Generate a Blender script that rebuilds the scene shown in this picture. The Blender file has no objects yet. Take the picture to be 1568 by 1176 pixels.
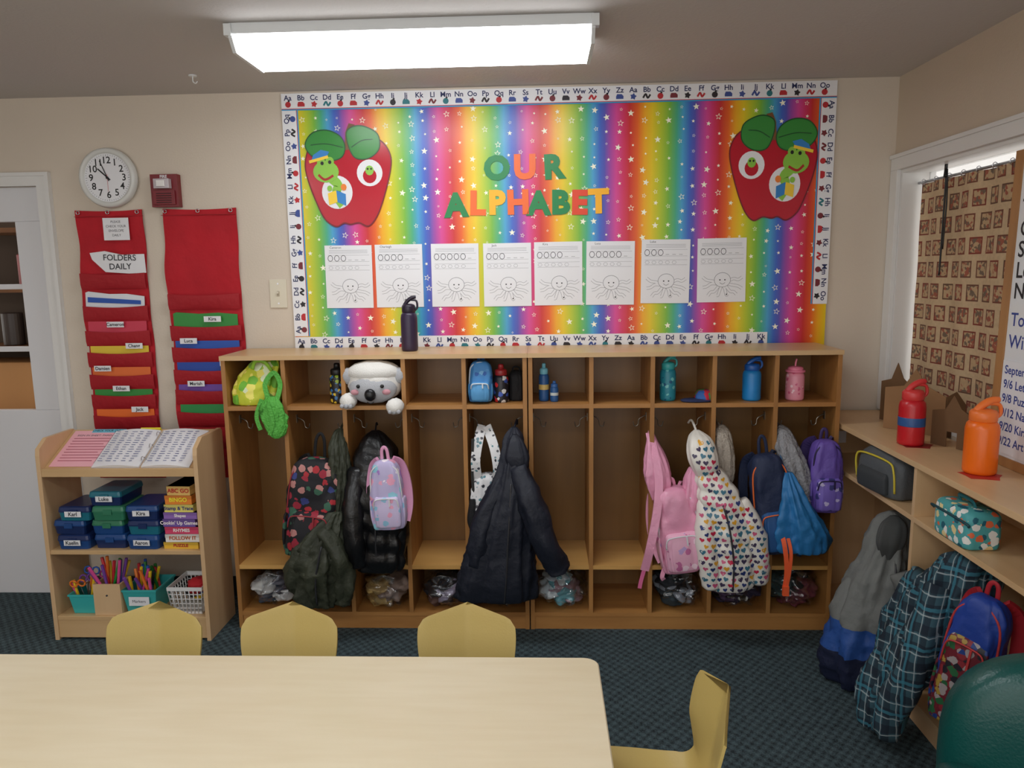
import bpy, math, random
from math import sin, cos, pi, radians
from mathutils import Vector, Matrix, noise
from mathutils.bvhtree import BVHTree
random.seed(7)
scene = bpy.context.scene
scene.view_settings.view_transform = 'Standard'
scene.view_settings.look = 'None'

# ------------------------------------------------------------------ materials
def C(r, g, b):
    def f(c):
        c /= 255.0
        return c/12.92 if c <= .04045 else ((c+.055)/1.055)**2.4
    return (f(r), f(g), f(b), 1.0)

def newmat(name):
    m = bpy.data.materials.new(name); m.use_nodes = True
    nt = m.node_tree
    return m, nt, nt.nodes["Principled BSDF"]

def N(nt, typ, **kw):
    n = nt.nodes.new(typ)
    for k, v in kw.items(): setattr(n, k, v)
    return n

def bump(nt, bs, scale, strength, dist=.01, detail=3, coord='Object'):
    tc = N(nt, "ShaderNodeTexCoord"); nz = N(nt, "ShaderNodeTexNoise"); bp = N(nt, "ShaderNodeBump")
    nz.inputs["Scale"].default_value = scale; nz.inputs["Detail"].default_value = detail
    bp.inputs["Strength"].default_value = strength; bp.inputs["Distance"].default_value = dist
    nt.links.new(tc.outputs[coord], nz.inputs["Vector"])
    nt.links.new(nz.outputs["Fac"], bp.inputs["Height"]); nt.links.new(bp.outputs[0], bs.inputs["Normal"])
    return nz

_mc = {}
def M_(name, col, rough=.5, metal=0, bs=0, bst=.2, var=0, vs=8):
    if name in _mc: return _mc[name]
    m, nt, b = newmat(name)
    b.inputs["Roughness"].default_value = rough; b.inputs["Metallic"].default_value = metal
    c = C(*col); b.inputs["Base Color"].default_value = c
    if bs: bump(nt, b, bs, bst)
    if var:
        tc = N(nt, "ShaderNodeTexCoord"); nz = N(nt, "ShaderNodeTexNoise"); nz.inputs["Scale"].default_value = vs
        cr = N(nt, "ShaderNodeValToRGB")
        cr.color_ramp.elements[0].position = .3; cr.color_ramp.elements[1].position = .7
        cr.color_ramp.elements[0].color = tuple(x*(1-var) for x in c[:3])+(1,)
        cr.color_ramp.elements[1].color = tuple(min(1, x*(1+var)) for x in c[:3])+(1,)
        nt.links.new(tc.outputs["Object"], nz.inputs["Vector"]); nt.links.new(nz.outputs["Fac"], cr.inputs[0])
        nt.links.new(cr.outputs[0], b.inputs["Base Color"])
    _mc[name] = m
    return m

def wood(name, c1, c2, axis='X', sc=6, rough=.45, fine=1.0):
    m, nt, b = newmat(name)
    tc = N(nt, "ShaderNodeTexCoord"); mp = N(nt, "ShaderNodeMapping")
    s = {'X': (.12, 1, 1), 'Y': (1, .12, 1), 'Z': (1, 1, .12)}[axis]
    mp.inputs["Scale"].default_value = s
    nz = N(nt, "ShaderNodeTexNoise"); nz.inputs["Scale"].default_value = sc*4; nz.inputs["Detail"].default_value = 6
    nz2 = N(nt, "ShaderNodeTexNoise"); nz2.inputs["Scale"].default_value = 2.5
    mx = N(nt, "ShaderNodeMath", operation='MULTIPLY_ADD'); mx.inputs[1].default_value = .6*fine
    cr = N(nt, "ShaderNodeValToRGB")
    cr.color_ramp.elements[0].position = .3; cr.color_ramp.elements[1].position = .95
    cr.color_ramp.elements[0].color = C(*c1); cr.color_ramp.elements[1].color = C(*c2)
    nt.links.new(tc.outputs["Object"], mp.inputs[0]); nt.links.new(mp.outputs[0], nz.inputs["Vector"])
    nt.links.new(tc.outputs["Object"], nz2.inputs["Vector"])
    nt.links.new(nz.outputs["Fac"], mx.inputs[0])
    m2 = N(nt, "ShaderNodeMath", operation='MULTIPLY'); m2.inputs[1].default_value = .6
    nt.links.new(nz2.outputs["Fac"], m2.inputs[0]); nt.links.new(m2.outputs[0], mx.inputs[2])
    nt.links.new(mx.outputs[0], cr.inputs[0]); nt.links.new(cr.outputs[0], b.inputs["Base Color"])
    b.inputs["Roughness"].default_value = rough
    return m

def spots(name, base, cols, scale, thr, rough=.6, rnd=1.0, bstr=.0):
    m, nt, b = newmat(name)
    tc = N(nt, "ShaderNodeTexCoord"); v = N(nt, "ShaderNodeTexVoronoi")
    v.inputs["Scale"].default_value = scale; v.inputs["Randomness"].default_value = rnd
    nt.links.new(tc.outputs["Object"], v.inputs["Vector"])
    sep = N(nt, "ShaderNodeSeparateColor"); nt.links.new(v.outputs["Color"], sep.inputs[0])
    cr = N(nt, "ShaderNodeValToRGB"); cr.color_ramp.interpolation = 'CONSTANT'
    els = cr.color_ramp.elements
    els[0].color = C(*cols[0]); els[0].position = 0
    els[1].position = 1.0/len(cols) if len(cols) > 1 else 1; els[1].color = C(*cols[min(1, len(cols)-1)])
    for i in range(2, len(cols)):
        e = els.new(i/len(cols)); e.color = C(*cols[i])
    nt.links.new(sep.outputs[0], cr.inputs[0])
    lt = N(nt, "ShaderNodeMath", operation='LESS_THAN'); lt.inputs[1].default_value = thr
    nz = N(nt, "ShaderNodeTexNoise"); nz.inputs["Scale"].default_value = scale*2.2
    nt.links.new(tc.outputs["Object"], nz.inputs["Vector"])
    ad = N(nt, "ShaderNodeMath", operation='MULTIPLY_ADD'); ad.inputs[1].default_value = .5
    nt.links.new(nz.outputs["Fac"], ad.inputs[0]); nt.links.new(v.outputs["Distance"], ad.inputs[2])
    sb = N(nt, "ShaderNodeMath", operation='SUBTRACT'); sb.inputs[1].default_value = .25
    nt.links.new(ad.outputs[0], sb.inputs[0]); nt.links.new(sb.outputs[0], lt.inputs[0])
    mix = N(nt, "ShaderNodeMix", data_type='RGBA')
    mix.inputs[6].default_value = C(*base)
    nt.links.new(lt.outputs[0], mix.inputs[0]); nt.links.new(cr.outputs[0], mix.inputs[7])
    nt.links.new(mix.outputs[2], b.inputs["Base Color"])
    b.inputs["Roughness"].default_value = rough
    if bstr: bump(nt, b, 60, bstr)
    return m

def plaid(name):
    m, nt, b = newmat(name)
    tc = N(nt, "ShaderNodeTexCoord"); sp = N(nt, "ShaderNodeSeparateXYZ"); nt.links.new(tc.outputs["Object"], sp.inputs[0])
    xy = N(nt, "ShaderNodeMath", operation='SUBTRACT'); nt.links.new(sp.outputs[0], xy.inputs[0]); nt.links.new(sp.outputs[1], xy.inputs[1])
    def stripe(src, k, ph, thr):
        a = N(nt, "ShaderNodeMath", operation='MULTIPLY_ADD'); a.inputs[1].default_value = k; a.inputs[2].default_value = ph
        nt.links.new(src, a.inputs[0])
        s = N(nt, "ShaderNodeMath", operation='SINE'); nt.links.new(a.outputs[0], s.inputs[0])
        g = N(nt, "ShaderNodeMath", operation='GREATER_THAN'); g.inputs[1].default_value = thr; nt.links.new(s.outputs[0], g.inputs[0])
        return g.outputs[0]
    base = C(52, 84, 96)
    last = None
    for src, k, ph, thr, col, fac in [(xy.outputs[0], 110, 0, .1, C(18, 26, 42), .7), (sp.outputs[2], 110, 0, .1, C(18, 26, 42), .7),
                            (xy.outputs[0], 110, 2.2, .975, C(180, 192, 194), .55), (sp.outputs[2], 110, 2.2, .975, C(180, 192, 194), .55),
                            (xy.outputs[0], 55, 4, .96, C(60, 130, 150), .6), (sp.outputs[2], 55, 4, .96, C(60, 130, 150), .6)]:
        st = stripe(src, k, ph, thr)
        mu = N(nt, "ShaderNodeMath", operation='MULTIPLY'); mu.inputs[1].default_value = fac; nt.links.new(st, mu.inputs[0])
        mix = N(nt, "ShaderNodeMix", data_type='RGBA'); mix.inputs[7].default_value = col
        if last is None: mix.inputs[6].default_value = base
        else: nt.links.new(last, mix.inputs[6])
        nt.links.new(mu.outputs[0], mix.inputs[0]); last = mix.outputs[2]
    nt.links.new(last, b.inputs["Base Color"]); b.inputs["Roughness"].default_value = .9
    return m

def plastic_film(name):
    m, nt, b = newmat(name)
    o = nt.nodes["Material Output"]
    tr = N(nt, "ShaderNodeBsdfTransparent"); tr.inputs[0].default_value = (.97, .98, 1, 1)
    gl = N(nt, "ShaderNodeBsdfGlossy"); gl.inputs["Roughness"].default_value = .12; gl.inputs[0].default_value = (.9, .92, .95, 1)
    tc = N(nt, "ShaderNodeTexCoord"); nz = N(nt, "ShaderNodeTexNoise"); nz.inputs["Scale"].default_value = 16; nz.inputs["Detail"].default_value = 1
    bp = N(nt, "ShaderNodeBump"); bp.inputs["Strength"].default_value = .6; bp.inputs["Distance"].default_value = .01
    nt.links.new(tc.outputs["Object"], nz.inputs["Vector"]); nt.links.new(nz.outputs["Fac"], bp.inputs["Height"]); nt.links.new(bp.outputs[0], gl.inputs["Normal"])
    lw = N(nt, "ShaderNodeLayerWeight"); lw.inputs[0].default_value = .35
    ma = N(nt, "ShaderNodeMath", operation='MULTIPLY_ADD'); ma.inputs[1].default_value = .4; ma.inputs[2].default_value = .09
    nt.links.new(lw.outputs["Facing"], ma.inputs[0])
    mx = N(nt, "ShaderNodeMixShader"); nt.links.new(ma.outputs[0], mx.inputs[0]); nt.links.new(tr.outputs[0], mx.inputs[1]); nt.links.new(gl.outputs[0], mx.inputs[2])
    nt.links.new(mx.outputs[0], o.inputs[0])
    return m

# ------------------------------------------------------------------ mesh builder
RX = Matrix.Rotation(pi/2, 4, 'X')            # 2D (x,y) -> wall (x,z) facing -y
def T(x, y, z): return Matrix.Translation((x, y, z))
def RZ(a): return Matrix.Rotation(a, 4, 'Z')
def RY(a): return Matrix.Rotation(a, 4, 'Y')
def RXa(a): return Matrix.Rotation(a, 4, 'X')
def SC(x, y, z): return Matrix.Diagonal((x, y, z, 1))

def cat(pts, k=6, closed=False):
    pts = [Vector(p) for p in pts]; n = len(pts); out = []
    rng = range(n) if closed else range(n-1)
    for i in rng:
        if closed: p0, p1, p2, p3 = pts[(i-1) % n], pts[i], pts[(i+1) % n], pts[(i+2) % n]
        else: p0, p1, p2, p3 = pts[max(i-1, 0)], pts[i], pts[i+1], pts[min(i+2, n-1)]
        for j in range(k):
            t = j/k
            out.append(.5*((2*p1)+(p2-p0)*t+(2*p0-5*p1+4*p2-p3)*t*t+(-p0+3*p1-3*p2+p3)*t**3))
    if not closed: out.append(pts[-1].copy())
    return out

_tx = {}
def textmesh(s, size, bold=0.0, align='CENTER', ext=0.0):
    key = (s, size, bold, align, ext)
    if key in _tx: return _tx[key]
    cu = bpy.data.curves.new("tmp", "FONT"); cu.body = s; cu.size = size; cu.offset = bold
    cu.align_x = align; cu.align_y = 'CENTER'; cu.extrude = ext; cu.resolution_u = 3
    ob = bpy.data.objects.new("tmp", cu); scene.collection.objects.link(ob)
    dg = bpy.context.evaluated_depsgraph_get()
    me = bpy.data.meshes.new_from_object(ob.evaluated_get(dg))
    r = ([v.co.copy() for v in me.vertices], [tuple(p.vertices) for p in me.polygons])
    bpy.data.objects.remove(ob); bpy.data.curves.remove(cu); bpy.data.meshes.remove(me)
    _tx[key] = r
    return r

class MB:
    def __init__(s):
        s.v = []; s.f = []; s.m = []; s.s = []; s.mats = []
        s.M = Matrix()
    def add(s, V, F, mat, smooth=False, M=None):
        X = s.M @ M if M is not None else s.M
        o = len(s.v); s.v += [X @ Vector(p) for p in V]
        ml = mat if isinstance(mat, list) else None
        for i, f in enumerate(F):
            mm = ml[i] if ml else mat
            if mm not in s.mats: s.mats.append(mm)
            s.f.append(tuple(a+o for a in f)); s.m.append(s.mats.index(mm)); s.s.append(smooth)
    def box(s, x0, x1, y0, y1, z0, z1, mat, M=None):
        V = [(x, y, z) for z in (z0, z1) for y in (y0, y1) for x in (x0, x1)]
        F = [(0, 2, 3, 1), (4, 5, 7, 6), (0, 1, 5, 4), (1, 3, 7, 5), (3, 2, 6, 7), (2, 0, 4, 6)]
        s.add(V, F, mat, False, M)
    def rings(s, R, mat, smooth=True, cap=True, M=None, closed=True):
        n = len(R[0]); V = [p for r in R for p in r]; F = []; mats = []
        fn = callable(mat)
        for i in range(len(R)-1):
            for j in range(n if closed else n-1):
                a = i*n+j; b = i*n+(j+1) % n
                F.append((a, b, b+n, a+n))
                if fn: mats.append(mat((i+.5)/(len(R)-1), (j+.5)/n))
        if cap:
            F.append(tuple(range(n-1, -1, -1))); F.append(tuple(range((len(R)-1)*n, len(R)*n)))
            if fn: mats += [mat(0, 0), mat(1, 0)]
        s.add(V, F, mats if fn else mat, smooth, M)
    def lathe(s, prof, mat, M=None, n=28, smooth=True):
        R = [[(r*cos(2*pi*j/n), r*sin(2*pi*j/n), z) for j in range(n)] for r, z in prof]
        s.rings(R, mat, smooth, True, M)
    def cyl(s, r, z0, z1, mat, M=None, n=24, b=0):
        b = b or min(r, abs(z1-z0))*.08
        s.lathe([(r-b, z0), (r, z0+b), (r, z1-b), (r-b, z1)], mat, M, n, False)
    def sph(s, c, r, mat, M=None, n=20, m=12, ns=0, nf=4, seed=0):
        if not hasattr(r, '__len__'): r = (r, r, r)
        R = []
        for i in range(m+1):
            ph = -pi/2+pi*i/m; ph = max(-pi/2+.02, min(pi/2-.02, ph)); row = []
            for j in range(n):
                th = 2*pi*j/n; d = Vector((cos(ph)*cos(th), cos(ph)*sin(th), sin(ph)))
                k = 1+(ns*noise.noise(d*nf+Vector((seed*3.1, seed*1.7, 0))) if ns else 0)
                row.append((c[0]+d.x*r[0]*k, c[1]+d.y*r[1]*k, c[2]+d.z*r[2]*k))
            R.append(row)
        s.rings(R, mat, True, True, M)
    def tube(s, pts, rad, mat, n=10, flat=1.0, k=5, ns=0, puff=0, pn=8, M=None, up=(0, -1, 0), smooth=True, seed=0):
        P = cat(pts, k) if k > 1 else [Vector(p) for p in pts]
        L = len(P)
        rr = rad if hasattr(rad, '__len__') else [rad, rad]
        R = []; U = Vector(up)
        for i, p in enumerate(P):
            t = i/(L-1); d = (P[min(i+1, L-1)]-P[max(i-1, 0)])
            d = d.normalized() if d.length > 1e-9 else Vector((0, 0, 1))
            a = U-d*U.dot(d)
            if a.length < .05:
                a = Vector((1, 0, 0))-d*d.x
            a.normalize(); b = d.cross(a)
            x = t*(len(rr)-1); i0 = min(int(x), len(rr)-2); r = rr[i0]*(1-(x-i0))+rr[i0+1]*(x-i0)
            if puff: r *= 1+puff*(abs(sin(pi*t*pn))-.6)
            row = []
            for j in range(n):
                th = 2*pi*j/n
                q = 1+(ns*noise.noise(Vector((cos(th)*1.5+seed, sin(th)*1.5, t*7)))+ns*.5*noise.noise(Vector((cos(th)*3+seed, sin(th)*3, t*22))) if ns else 0)
                row.append(p+(a*cos(th)*r*flat+b*sin(th)*r)*q)
            R.append(row)
        s.rings(R, mat, smooth, True, M)
    def ribbon(s, pts, w, th, mat, k=5, up=(0, -1, 0), M=None):
        P = cat(pts, k) if k > 1 else [Vector(p) for p in pts]
        R = []; U = Vector(up)
        for i, p in enumerate(P):
            d = (P[min(i+1, len(P)-1)]-P[max(i-1, 0)]).normalized()
            a = U-d*U.dot(d)
            a = a.normalized() if a.length > .05 else Vector((1, 0, 0)); b = d.cross(a)
            R.append([p+a*th/2+b*w/2, p-a*th/2+b*w/2, p-a*th/2-b*w/2, p+a*th/2-b*w/2])
        s.rings(R, mat, False, True, M)
    def poly(s, pts, t, mat, M=None):
        n = len(pts)
        V = [(p[0], p[1], 0) for p in pts]+[(p[0], p[1], t) for p in pts]
        F = [tuple(range(n-1, -1, -1)), tuple(range(n, 2*n))]+[(i, (i+1) % n, (i+1) % n+n, i+n) for i in range(n)]
        s.add(V, F, mat, False, M)
    def disc(s, x, y, r, t, mat, M=None, n=24, ry=None):
        s.poly([(x+r*cos(2*pi*i/n), y+(ry or r)*sin(2*pi*i/n)) for i in range(n)], t, mat, M)
    def stroke(s, pts, w, t, mat, M=None, k=5, closed=False):
        P = cat([(p[0], p[1], 0) for p in pts], k, closed) if k > 1 else [Vector((p[0], p[1], 0)) for p in pts]
        V = []; n = len(P)
        for i, p in enumerate(P):
            if closed: d = P[(i+1) % n]-P[i-1]
            else: d = P[min(i+1, n-1)]-P[max(i-1, 0)]
            if d.length < 1e-9: d = Vector((1, 0, 0))
            d.normalize(); q = Vector((-d.y, d.x, 0))*w/2
            V += [(p.x+q.x, p.y+q.y, t), (p.x-q.x, p.y-q.y, t)]
        F = [(2*i, 2*i+1, 2*((i+1) % n)+1, 2*((i+1) % n)) for i in range(n if closed else n-1)]
        s.add(V, F, mat, False, M)
    def text(s, st, size, mat, M, bold=0.0, align='CENTER', ext=0.0):
        V, F = textmesh(st, size, bold, align, ext); s.add(V, F, mat, False, M)
    def soft(s, spec, mat, n=56, m=40, e=2.6, fold=0, ff=2.5, fz=3, puff=0, pstep=.06, seed=0, M=None, wr=0):
        P = cat([Vector((a[0], a[1], a[2])) for a in spec], 9); Q = cat([Vector((a[3], a[4], 0)) for a in spec], 9)
        L = len(P); R = []
        for i in range(L):
            z, cx, cy = P[i]; rx, ry = max(Q[i].x, .002), max(Q[i].y, .002); row = []
            t = i/(L-1)
            for j in range(n):
                th = 2*pi*j/n; c, q = cos(th), sin(th)
                x = abs(c)**(2/e)*(1 if c >= 0 else -1); y = abs(q)**(2/e)*(1 if q >= 0 else -1)
                k = 0
                if fold: k += fold*noise.noise(Vector((c*ff+seed*5.3, q*ff, z*fz)))+fold*.4*noise.noise(Vector((c*ff*2.3+seed*2.3, q*ff*2.3, z*fz*2+7)))
                if wr: k += wr*noise.noise(Vector((c*7+seed, q*7, z*30)))+wr*.5*noise.noise(Vector((c*12+seed, q*12, z*55+c*6)))
                if puff: k += puff*(abs(sin(pi*(z+.02*c)/pstep))-.6)*min(1, 4*t, 4*(1-t))
                row.append((cx+rx*x*(1+k), cy+ry*y*(1+k), z))
            R.append(row)
        s.rings(R, mat, True, True, M)
    def finish(s, name, bevel=0):
        me = bpy.data.meshes.new(name)
        me.from_pydata([v for v in s.v], [], s.f)
        for m in s.mats: me.materials.append(m)
        for i, p in enumerate(me.polygons):
            p.material_index = s.m[i]; p.use_smooth = s.s[i]
        me.update()
        ob = bpy.data.objects.new(name, me); scene.collection.objects.link(ob)
        if bevel:
            b = ob.modifiers.new("bevel", "BEVEL"); b.width = bevel; b.segments = 2; b.limit_method = 'ANGLE'; b.angle_limit = radians(50)
        return ob

# ------------------------------------------------------------------ common materials
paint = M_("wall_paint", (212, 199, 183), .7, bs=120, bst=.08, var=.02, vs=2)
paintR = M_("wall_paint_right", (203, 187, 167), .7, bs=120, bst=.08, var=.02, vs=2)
ceilm = M_("ceiling_paint", (198, 193, 190), .85, bs=90, bst=.12)
white = M_("white_gloss_paint", (222, 222, 226), .35)
trimm = M_("trim_white", (225, 224, 222), .4)
black = M_("black_plastic", (18, 18, 20), .4)
dark = M_("dark_fabric", (24, 24, 28), .8, bs=70, bst=.3)
metal = M_("chrome", (200, 200, 205), .2, 1)
paper = M_("paper_white", (232, 232, 236), .7)
ink = M_("ink_dark", (60, 60, 66), .7)
inkl = M_("ink_light", (150, 150, 155), .7)
oak = wood("cubby_oak_edge", (154, 102, 52), (202, 148, 84), 'X')
oakz = wood("cubby_oak_side", (144, 96, 48), (194, 140, 79), 'Z')
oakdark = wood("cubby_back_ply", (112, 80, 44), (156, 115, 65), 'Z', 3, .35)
pine = wood("cubby_bench_pine", (194, 142, 76), (230, 184, 112), 'X', 4, .3)
maple = wood("maple_ply", (202, 165, 122), (224, 190, 148), 'Z', 5, .4)
maplex = wood("maple_ply_long", (202, 165, 120), (226, 192, 148), 'Y', 5, .35)
mapleh = wood("maple_ply_h", (196, 158, 110), (218, 184, 138), 'X', 5, .35)

# ------------------------------------------------------------------ room shell
XC, ZC = 1.546, 2.36
def one(name, fn, **k):
    mb = MB(); fn(mb); return mb.finish(name, **k)
m, nt, b = newmat("carpet_teal_tweed")
tc = N(nt, "ShaderNodeTexCoord"); sp = N(nt, "ShaderNodeSeparateXYZ")
dn = N(nt, "ShaderNodeTexNoise"); dn.inputs["Scale"].default_value = 30
nt.links.new(tc.outputs["Object"], dn.inputs["Vector"])
vm = N(nt, "ShaderNodeVectorMath", operation='MULTIPLY_ADD'); vm.inputs[1].default_value = (.018, .018, 0)
nt.links.new(dn.outputs["Color"], vm.inputs[0]); nt.links.new(tc.outputs["Object"], vm.inputs[2]); nt.links.new(vm.outputs[0], sp.inputs[0])
def lin(ax, k):
    s1 = N(nt, "ShaderNodeMath", operation='MULTIPLY'); s1.inputs[1].default_value = k; nt.links.new(sp.outputs[ax], s1.inputs[0])
    s3 = N(nt, "ShaderNodeMath", operation='SINE'); nt.links.new(s1.outputs[0], s3.inputs[0]); return s3.outputs[0]
w1, w2 = lin(0, 170), lin(1, 150)
mu = N(nt, "ShaderNodeMath", operation='MULTIPLY'); nt.links.new(w1, mu.inputs[0]); nt.links.new(w2, mu.inputs[1])
nz = N(nt, "ShaderNodeTexNoise"); nz.inputs["Scale"].default_value = 190; nz.inputs["Detail"].default_value = 3; nt.links.new(tc.outputs["Object"], nz.inputs["Vector"])
nz2 = N(nt, "ShaderNodeTexNoise"); nz2.inputs["Scale"].default_value = 20; nt.links.new(tc.outputs["Object"], nz2.inputs["Vector"])
ad = N(nt, "ShaderNodeMath", operation='MULTIPLY_ADD'); ad.inputs[1].default_value = .2; nt.links.new(mu.outputs[0], ad.inputs[0]); nt.links.new(nz.outputs["Fac"], ad.inputs[2])
ad2 = N(nt, "ShaderNodeMath", operation='MULTIPLY_ADD'); ad2.inputs[1].default_value = .3; nt.links.new(nz2.outputs["Fac"], ad2.inputs[0]); nt.links.new(ad.outputs[0], ad2.inputs[2])
cr = N(nt, "ShaderNodeValToRGB"); cr.color_ramp.elements[0].position = .36; cr.color_ramp.elements[1].position = 1.0
cr.color_ramp.elements[0].color = C(16, 27, 33); cr.color_ramp.elements[1].color = C(84, 104, 110)
nt.links.new(ad2.outputs[0], cr.inputs[0]); nt.links.new(cr.outputs[0], b.inputs["Base Color"]); b.inputs["Roughness"].default_value = .95
bp = N(nt, "ShaderNodeBump"); bp.inputs["Strength"].default_value = .5; bp.inputs["Distance"].default_value = .004
nt.links.new(nz.outputs["Fac"], bp.inputs["Height"]); nt.links.new(bp.outputs[0], b.inputs["Normal"])
carpet = m
one("floor", lambda q: q.box(-3.3, 1.7, -5, .1, -.1, 0, carpet))
one("ceiling", lambda q: q.box(-3.3, 1.7, -5, .1, ZC, ZC+.1, ceilm))
def bw(q):
    q.box(-2.29, 1.7, 0, .1, 0, ZC, paint); q.box(-3.3, -3.09, 0, .1, 0, ZC, paint); q.box(-3.09, -2.29, 0, .1, 1.98, ZC, paint)
one("wall_back", bw)
one("wall_left", lambda q: q.box(-3.4, -3.3, -5, .1, 0, ZC, paint))
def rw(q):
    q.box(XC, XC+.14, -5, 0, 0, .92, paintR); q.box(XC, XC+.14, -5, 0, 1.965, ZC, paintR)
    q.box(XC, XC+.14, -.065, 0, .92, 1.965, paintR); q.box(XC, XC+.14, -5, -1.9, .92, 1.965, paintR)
one("wall_right", rw)
basem = M_("baseboard_vinyl", (40, 42, 46), .5)
one("baseboard_back", lambda q: q.box(-2.22, 1.54, -.01, -.001, 0, .1, basem))
one("baseboard_right", lambda q: q.box(XC-.011, XC-.001, -5, -.01, 0, .1, basem))

# door
def door(q):
    q.box(-3.085, -2.295, .02, .06, 0, .93, white); q.box(-3.085, -2.295, .02, .06, 1.82, 1.975, white)
    q.box(-2.44, -2.295, .02, .06, .93, 1.82, white); q.box(-3.085, -2.94, .02, .06, .93, 1.82, white)
    for z in (1.225, 1.52): q.box(-2.94, -2.44, .025, .055, z-.012, z+.012, white)
    q.box(-2.70, -2.68, .025, .055, .93, 1.82, white)
    q.sph((-3.02, -.04, .95), .028, metal)
    q.cyl(.012, 0, .05, metal, T(-3.02, .02, .95) @ RXa(pi/2))
one("door_1", door, bevel=.003)
def dtr(q):
    q.box(-2.295, -2.232, -.018, 0, 0, 2.034, trimm); q.box(-3.15, -2.295, -.018, -.0, 1.975, 2.034, trimm)
    q.box(-2.25, -2.232, -.026, -.018, 0, 2.034, trimm); q.box(-3.15, -2.25, -.026, -.018, 2.018, 2.034, trimm)
    q.box(-3.15, -3.087, -.018, 0, 0, 1.975, trimm)
one("trim_1", dtr)
def cab(q):
    br = wood("cabinet_brown", (90, 58, 34), (150, 100, 60), 'X')
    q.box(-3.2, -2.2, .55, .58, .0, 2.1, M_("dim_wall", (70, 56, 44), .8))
    for z in (1.2, 1.5, 1.8): q.box(-3.2, -2.2, .3, .55, z-.012, z+.012, br)
    q.box(-3.2, -2.2, .28, .55, 0, 1.13, M_("counter_tan", (186, 136, 84), .5))
    for i, (x, z, c) in enumerate([(-2.53, 1.512, (190, 186, 176)), (-2.66, 1.512, (150, 40, 40)), (-2.52, 1.212, (30, 30, 34)), (-2.64, 1.212, (200, 190, 170)), (-2.78, 1.212, (60, 50, 46))]):
        q.cyl(.05, z, z+.17, M_("jar%d" % i, c, .4), T(x, .4, 0))
one("kitchen_cabinet", cab)

# ------------------------------------------------------------------ ceiling lights
lens = bpy.data.materials.new("light_lens"); lens.use_nodes = True
nt = lens.node_tree; nt.nodes.clear()
em = N(nt, "ShaderNodeEmission"); em.inputs[0].default_value = (.95, .98, 1, 1); em.inputs[1].default_value = 11.0
o = N(nt, "ShaderNodeOutputMaterial"); nt.links.new(em.outputs[0], o.inputs[0])
capm = M_("lens_endcap", (225, 228, 230), .4)
def light(x0, x1, y0, y1):
    mb = MB()
    prof = [(y1-.0, ZC-.03), (y1-.0, ZC-.045), (y1-.03, ZC-.082), (y0+.03, ZC-.082), (y0, ZC-.045), (y0, ZC-.03)]
    R = [[(x, y, z) for y, z in prof] for x in (x0+.012, x1-.012)]
    mb.rings(R, lens, False, False)
    for a, b2 in ((x0, x0+.012), (x1-.012, x1)):
        R = [[(x, y+(.003 if y > (y0+y1)/2 else -.003), z-(.003 if z < ZC-.05 else 0)) for y, z in prof] for x in (a, b2)]
        mb.rings(R, capm, False, True)
    mb.box(x0+.005, x1-.005, y0-.004, y1-.02, ZC-.034, ZC-.001, capm)
    for x in (x0, x1): mb.box(x-.012, x+.012, y0-.01, y0+.02, ZC-.04, ZC-.004, capm)
    return mb.finish("ceiling_light")
light(-1.0, .178, -.915, -.615)
light(-1.0, .178, -2.95, -2.65)  # unseen fixture out of view, added to light the room
light(-2.9, -1.75, -2.95, -2.65)  # also unseen, added for extra room light
light(-1.0, .178, -4.6, -4.3)  # unseen fixture behind the camera, added as further lighting
def spk(q):
    q.cyl(.016, ZC-.005, ZC, capm, T(-1.40, -.31, 0)); q.tube([(-1.4, -.31, ZC-.004), (-1.4, -.31, ZC-.024), (-1.39, -.31, ZC-.032), (-1.382, -.31, ZC-.024)], .0022, capm)
one("ceiling_hook", spk)

# ------------------------------------------------------------------ bulletin board
BL, BR, BT, BB = -1.144, 1.279, 2.349, 1.2045
m, nt, b = newmat("rainbow_paper")
tc = N(nt, "ShaderNodeTexCoord"); sp = N(nt, "ShaderNodeSeparateXYZ"); nt.links.new(tc.outputs["Object"], sp.inputs[0])
a = N(nt, "ShaderNodeMath", operation='MULTIPLY_ADD'); a.inputs[1].default_value = 1/.392; a.inputs[2].default_value = .52/.392+5
nt.links.new(sp.outputs[0], a.inputs[0])
fr = N(nt, "ShaderNodeMath", operation='FRACT'); nt.links.new(a.outputs[0], fr.inputs[0])
cr = N(nt, "ShaderNodeValToRGB"); els = cr.color_ramp.elements
stops = [(0, (62, 100, 196)), (.05, (84, 84, 180)), (.11, (160, 70, 165)), (.18, (214, 70, 150)), (.26, (214, 50, 100)), (.33, (206, 44, 44)), (.42, (232, 100, 30)), (.5, (240, 170, 24)), (.58, (232, 200, 30)), (.67, (186, 200, 40)), (.77, (120, 184, 60)), (.85, (70, 172, 130)), (.92, (70, 160, 205)), (1, (62, 100, 196))]
els[0].color = C(*stops[0][1]); els[1].color = C(*stops[-1][1])
for p, c in stops[1:-1]:
    e = els.new(p); e.color = C(*c)
nt.links.new(fr.outputs[0], cr.inputs[0]); nt.links.new(cr.outputs[0], b.inputs["Base Color"])
b.inputs["Roughness"].default_value = .3
bump(nt, b, 3, .15, .03, 1)
rain = m
mb = MB()
cork = M_("board_frame_edge", (200, 190, 175), .6)
mb.box(BL, BR, -.008, -.001, BB, BT, cork)
mb.box(BL+.003, BR-.003, -.0095, -.008, BB+.003, BT-.003, rain)
starm = M_("star_white", (250, 248, 225), .4)
def starpts(x, z, r, rot=0, k=.42):
    return [(x+(r if i % 2 == 0 else r*k)*sin(rot+i*pi/5), z+(r if i % 2 == 0 else r*k)*cos(rot+i*pi/5)) for i in range(10)]
WM = T(0, -.0097, 0) @ RX
col = 0; x = BL+.09
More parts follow.
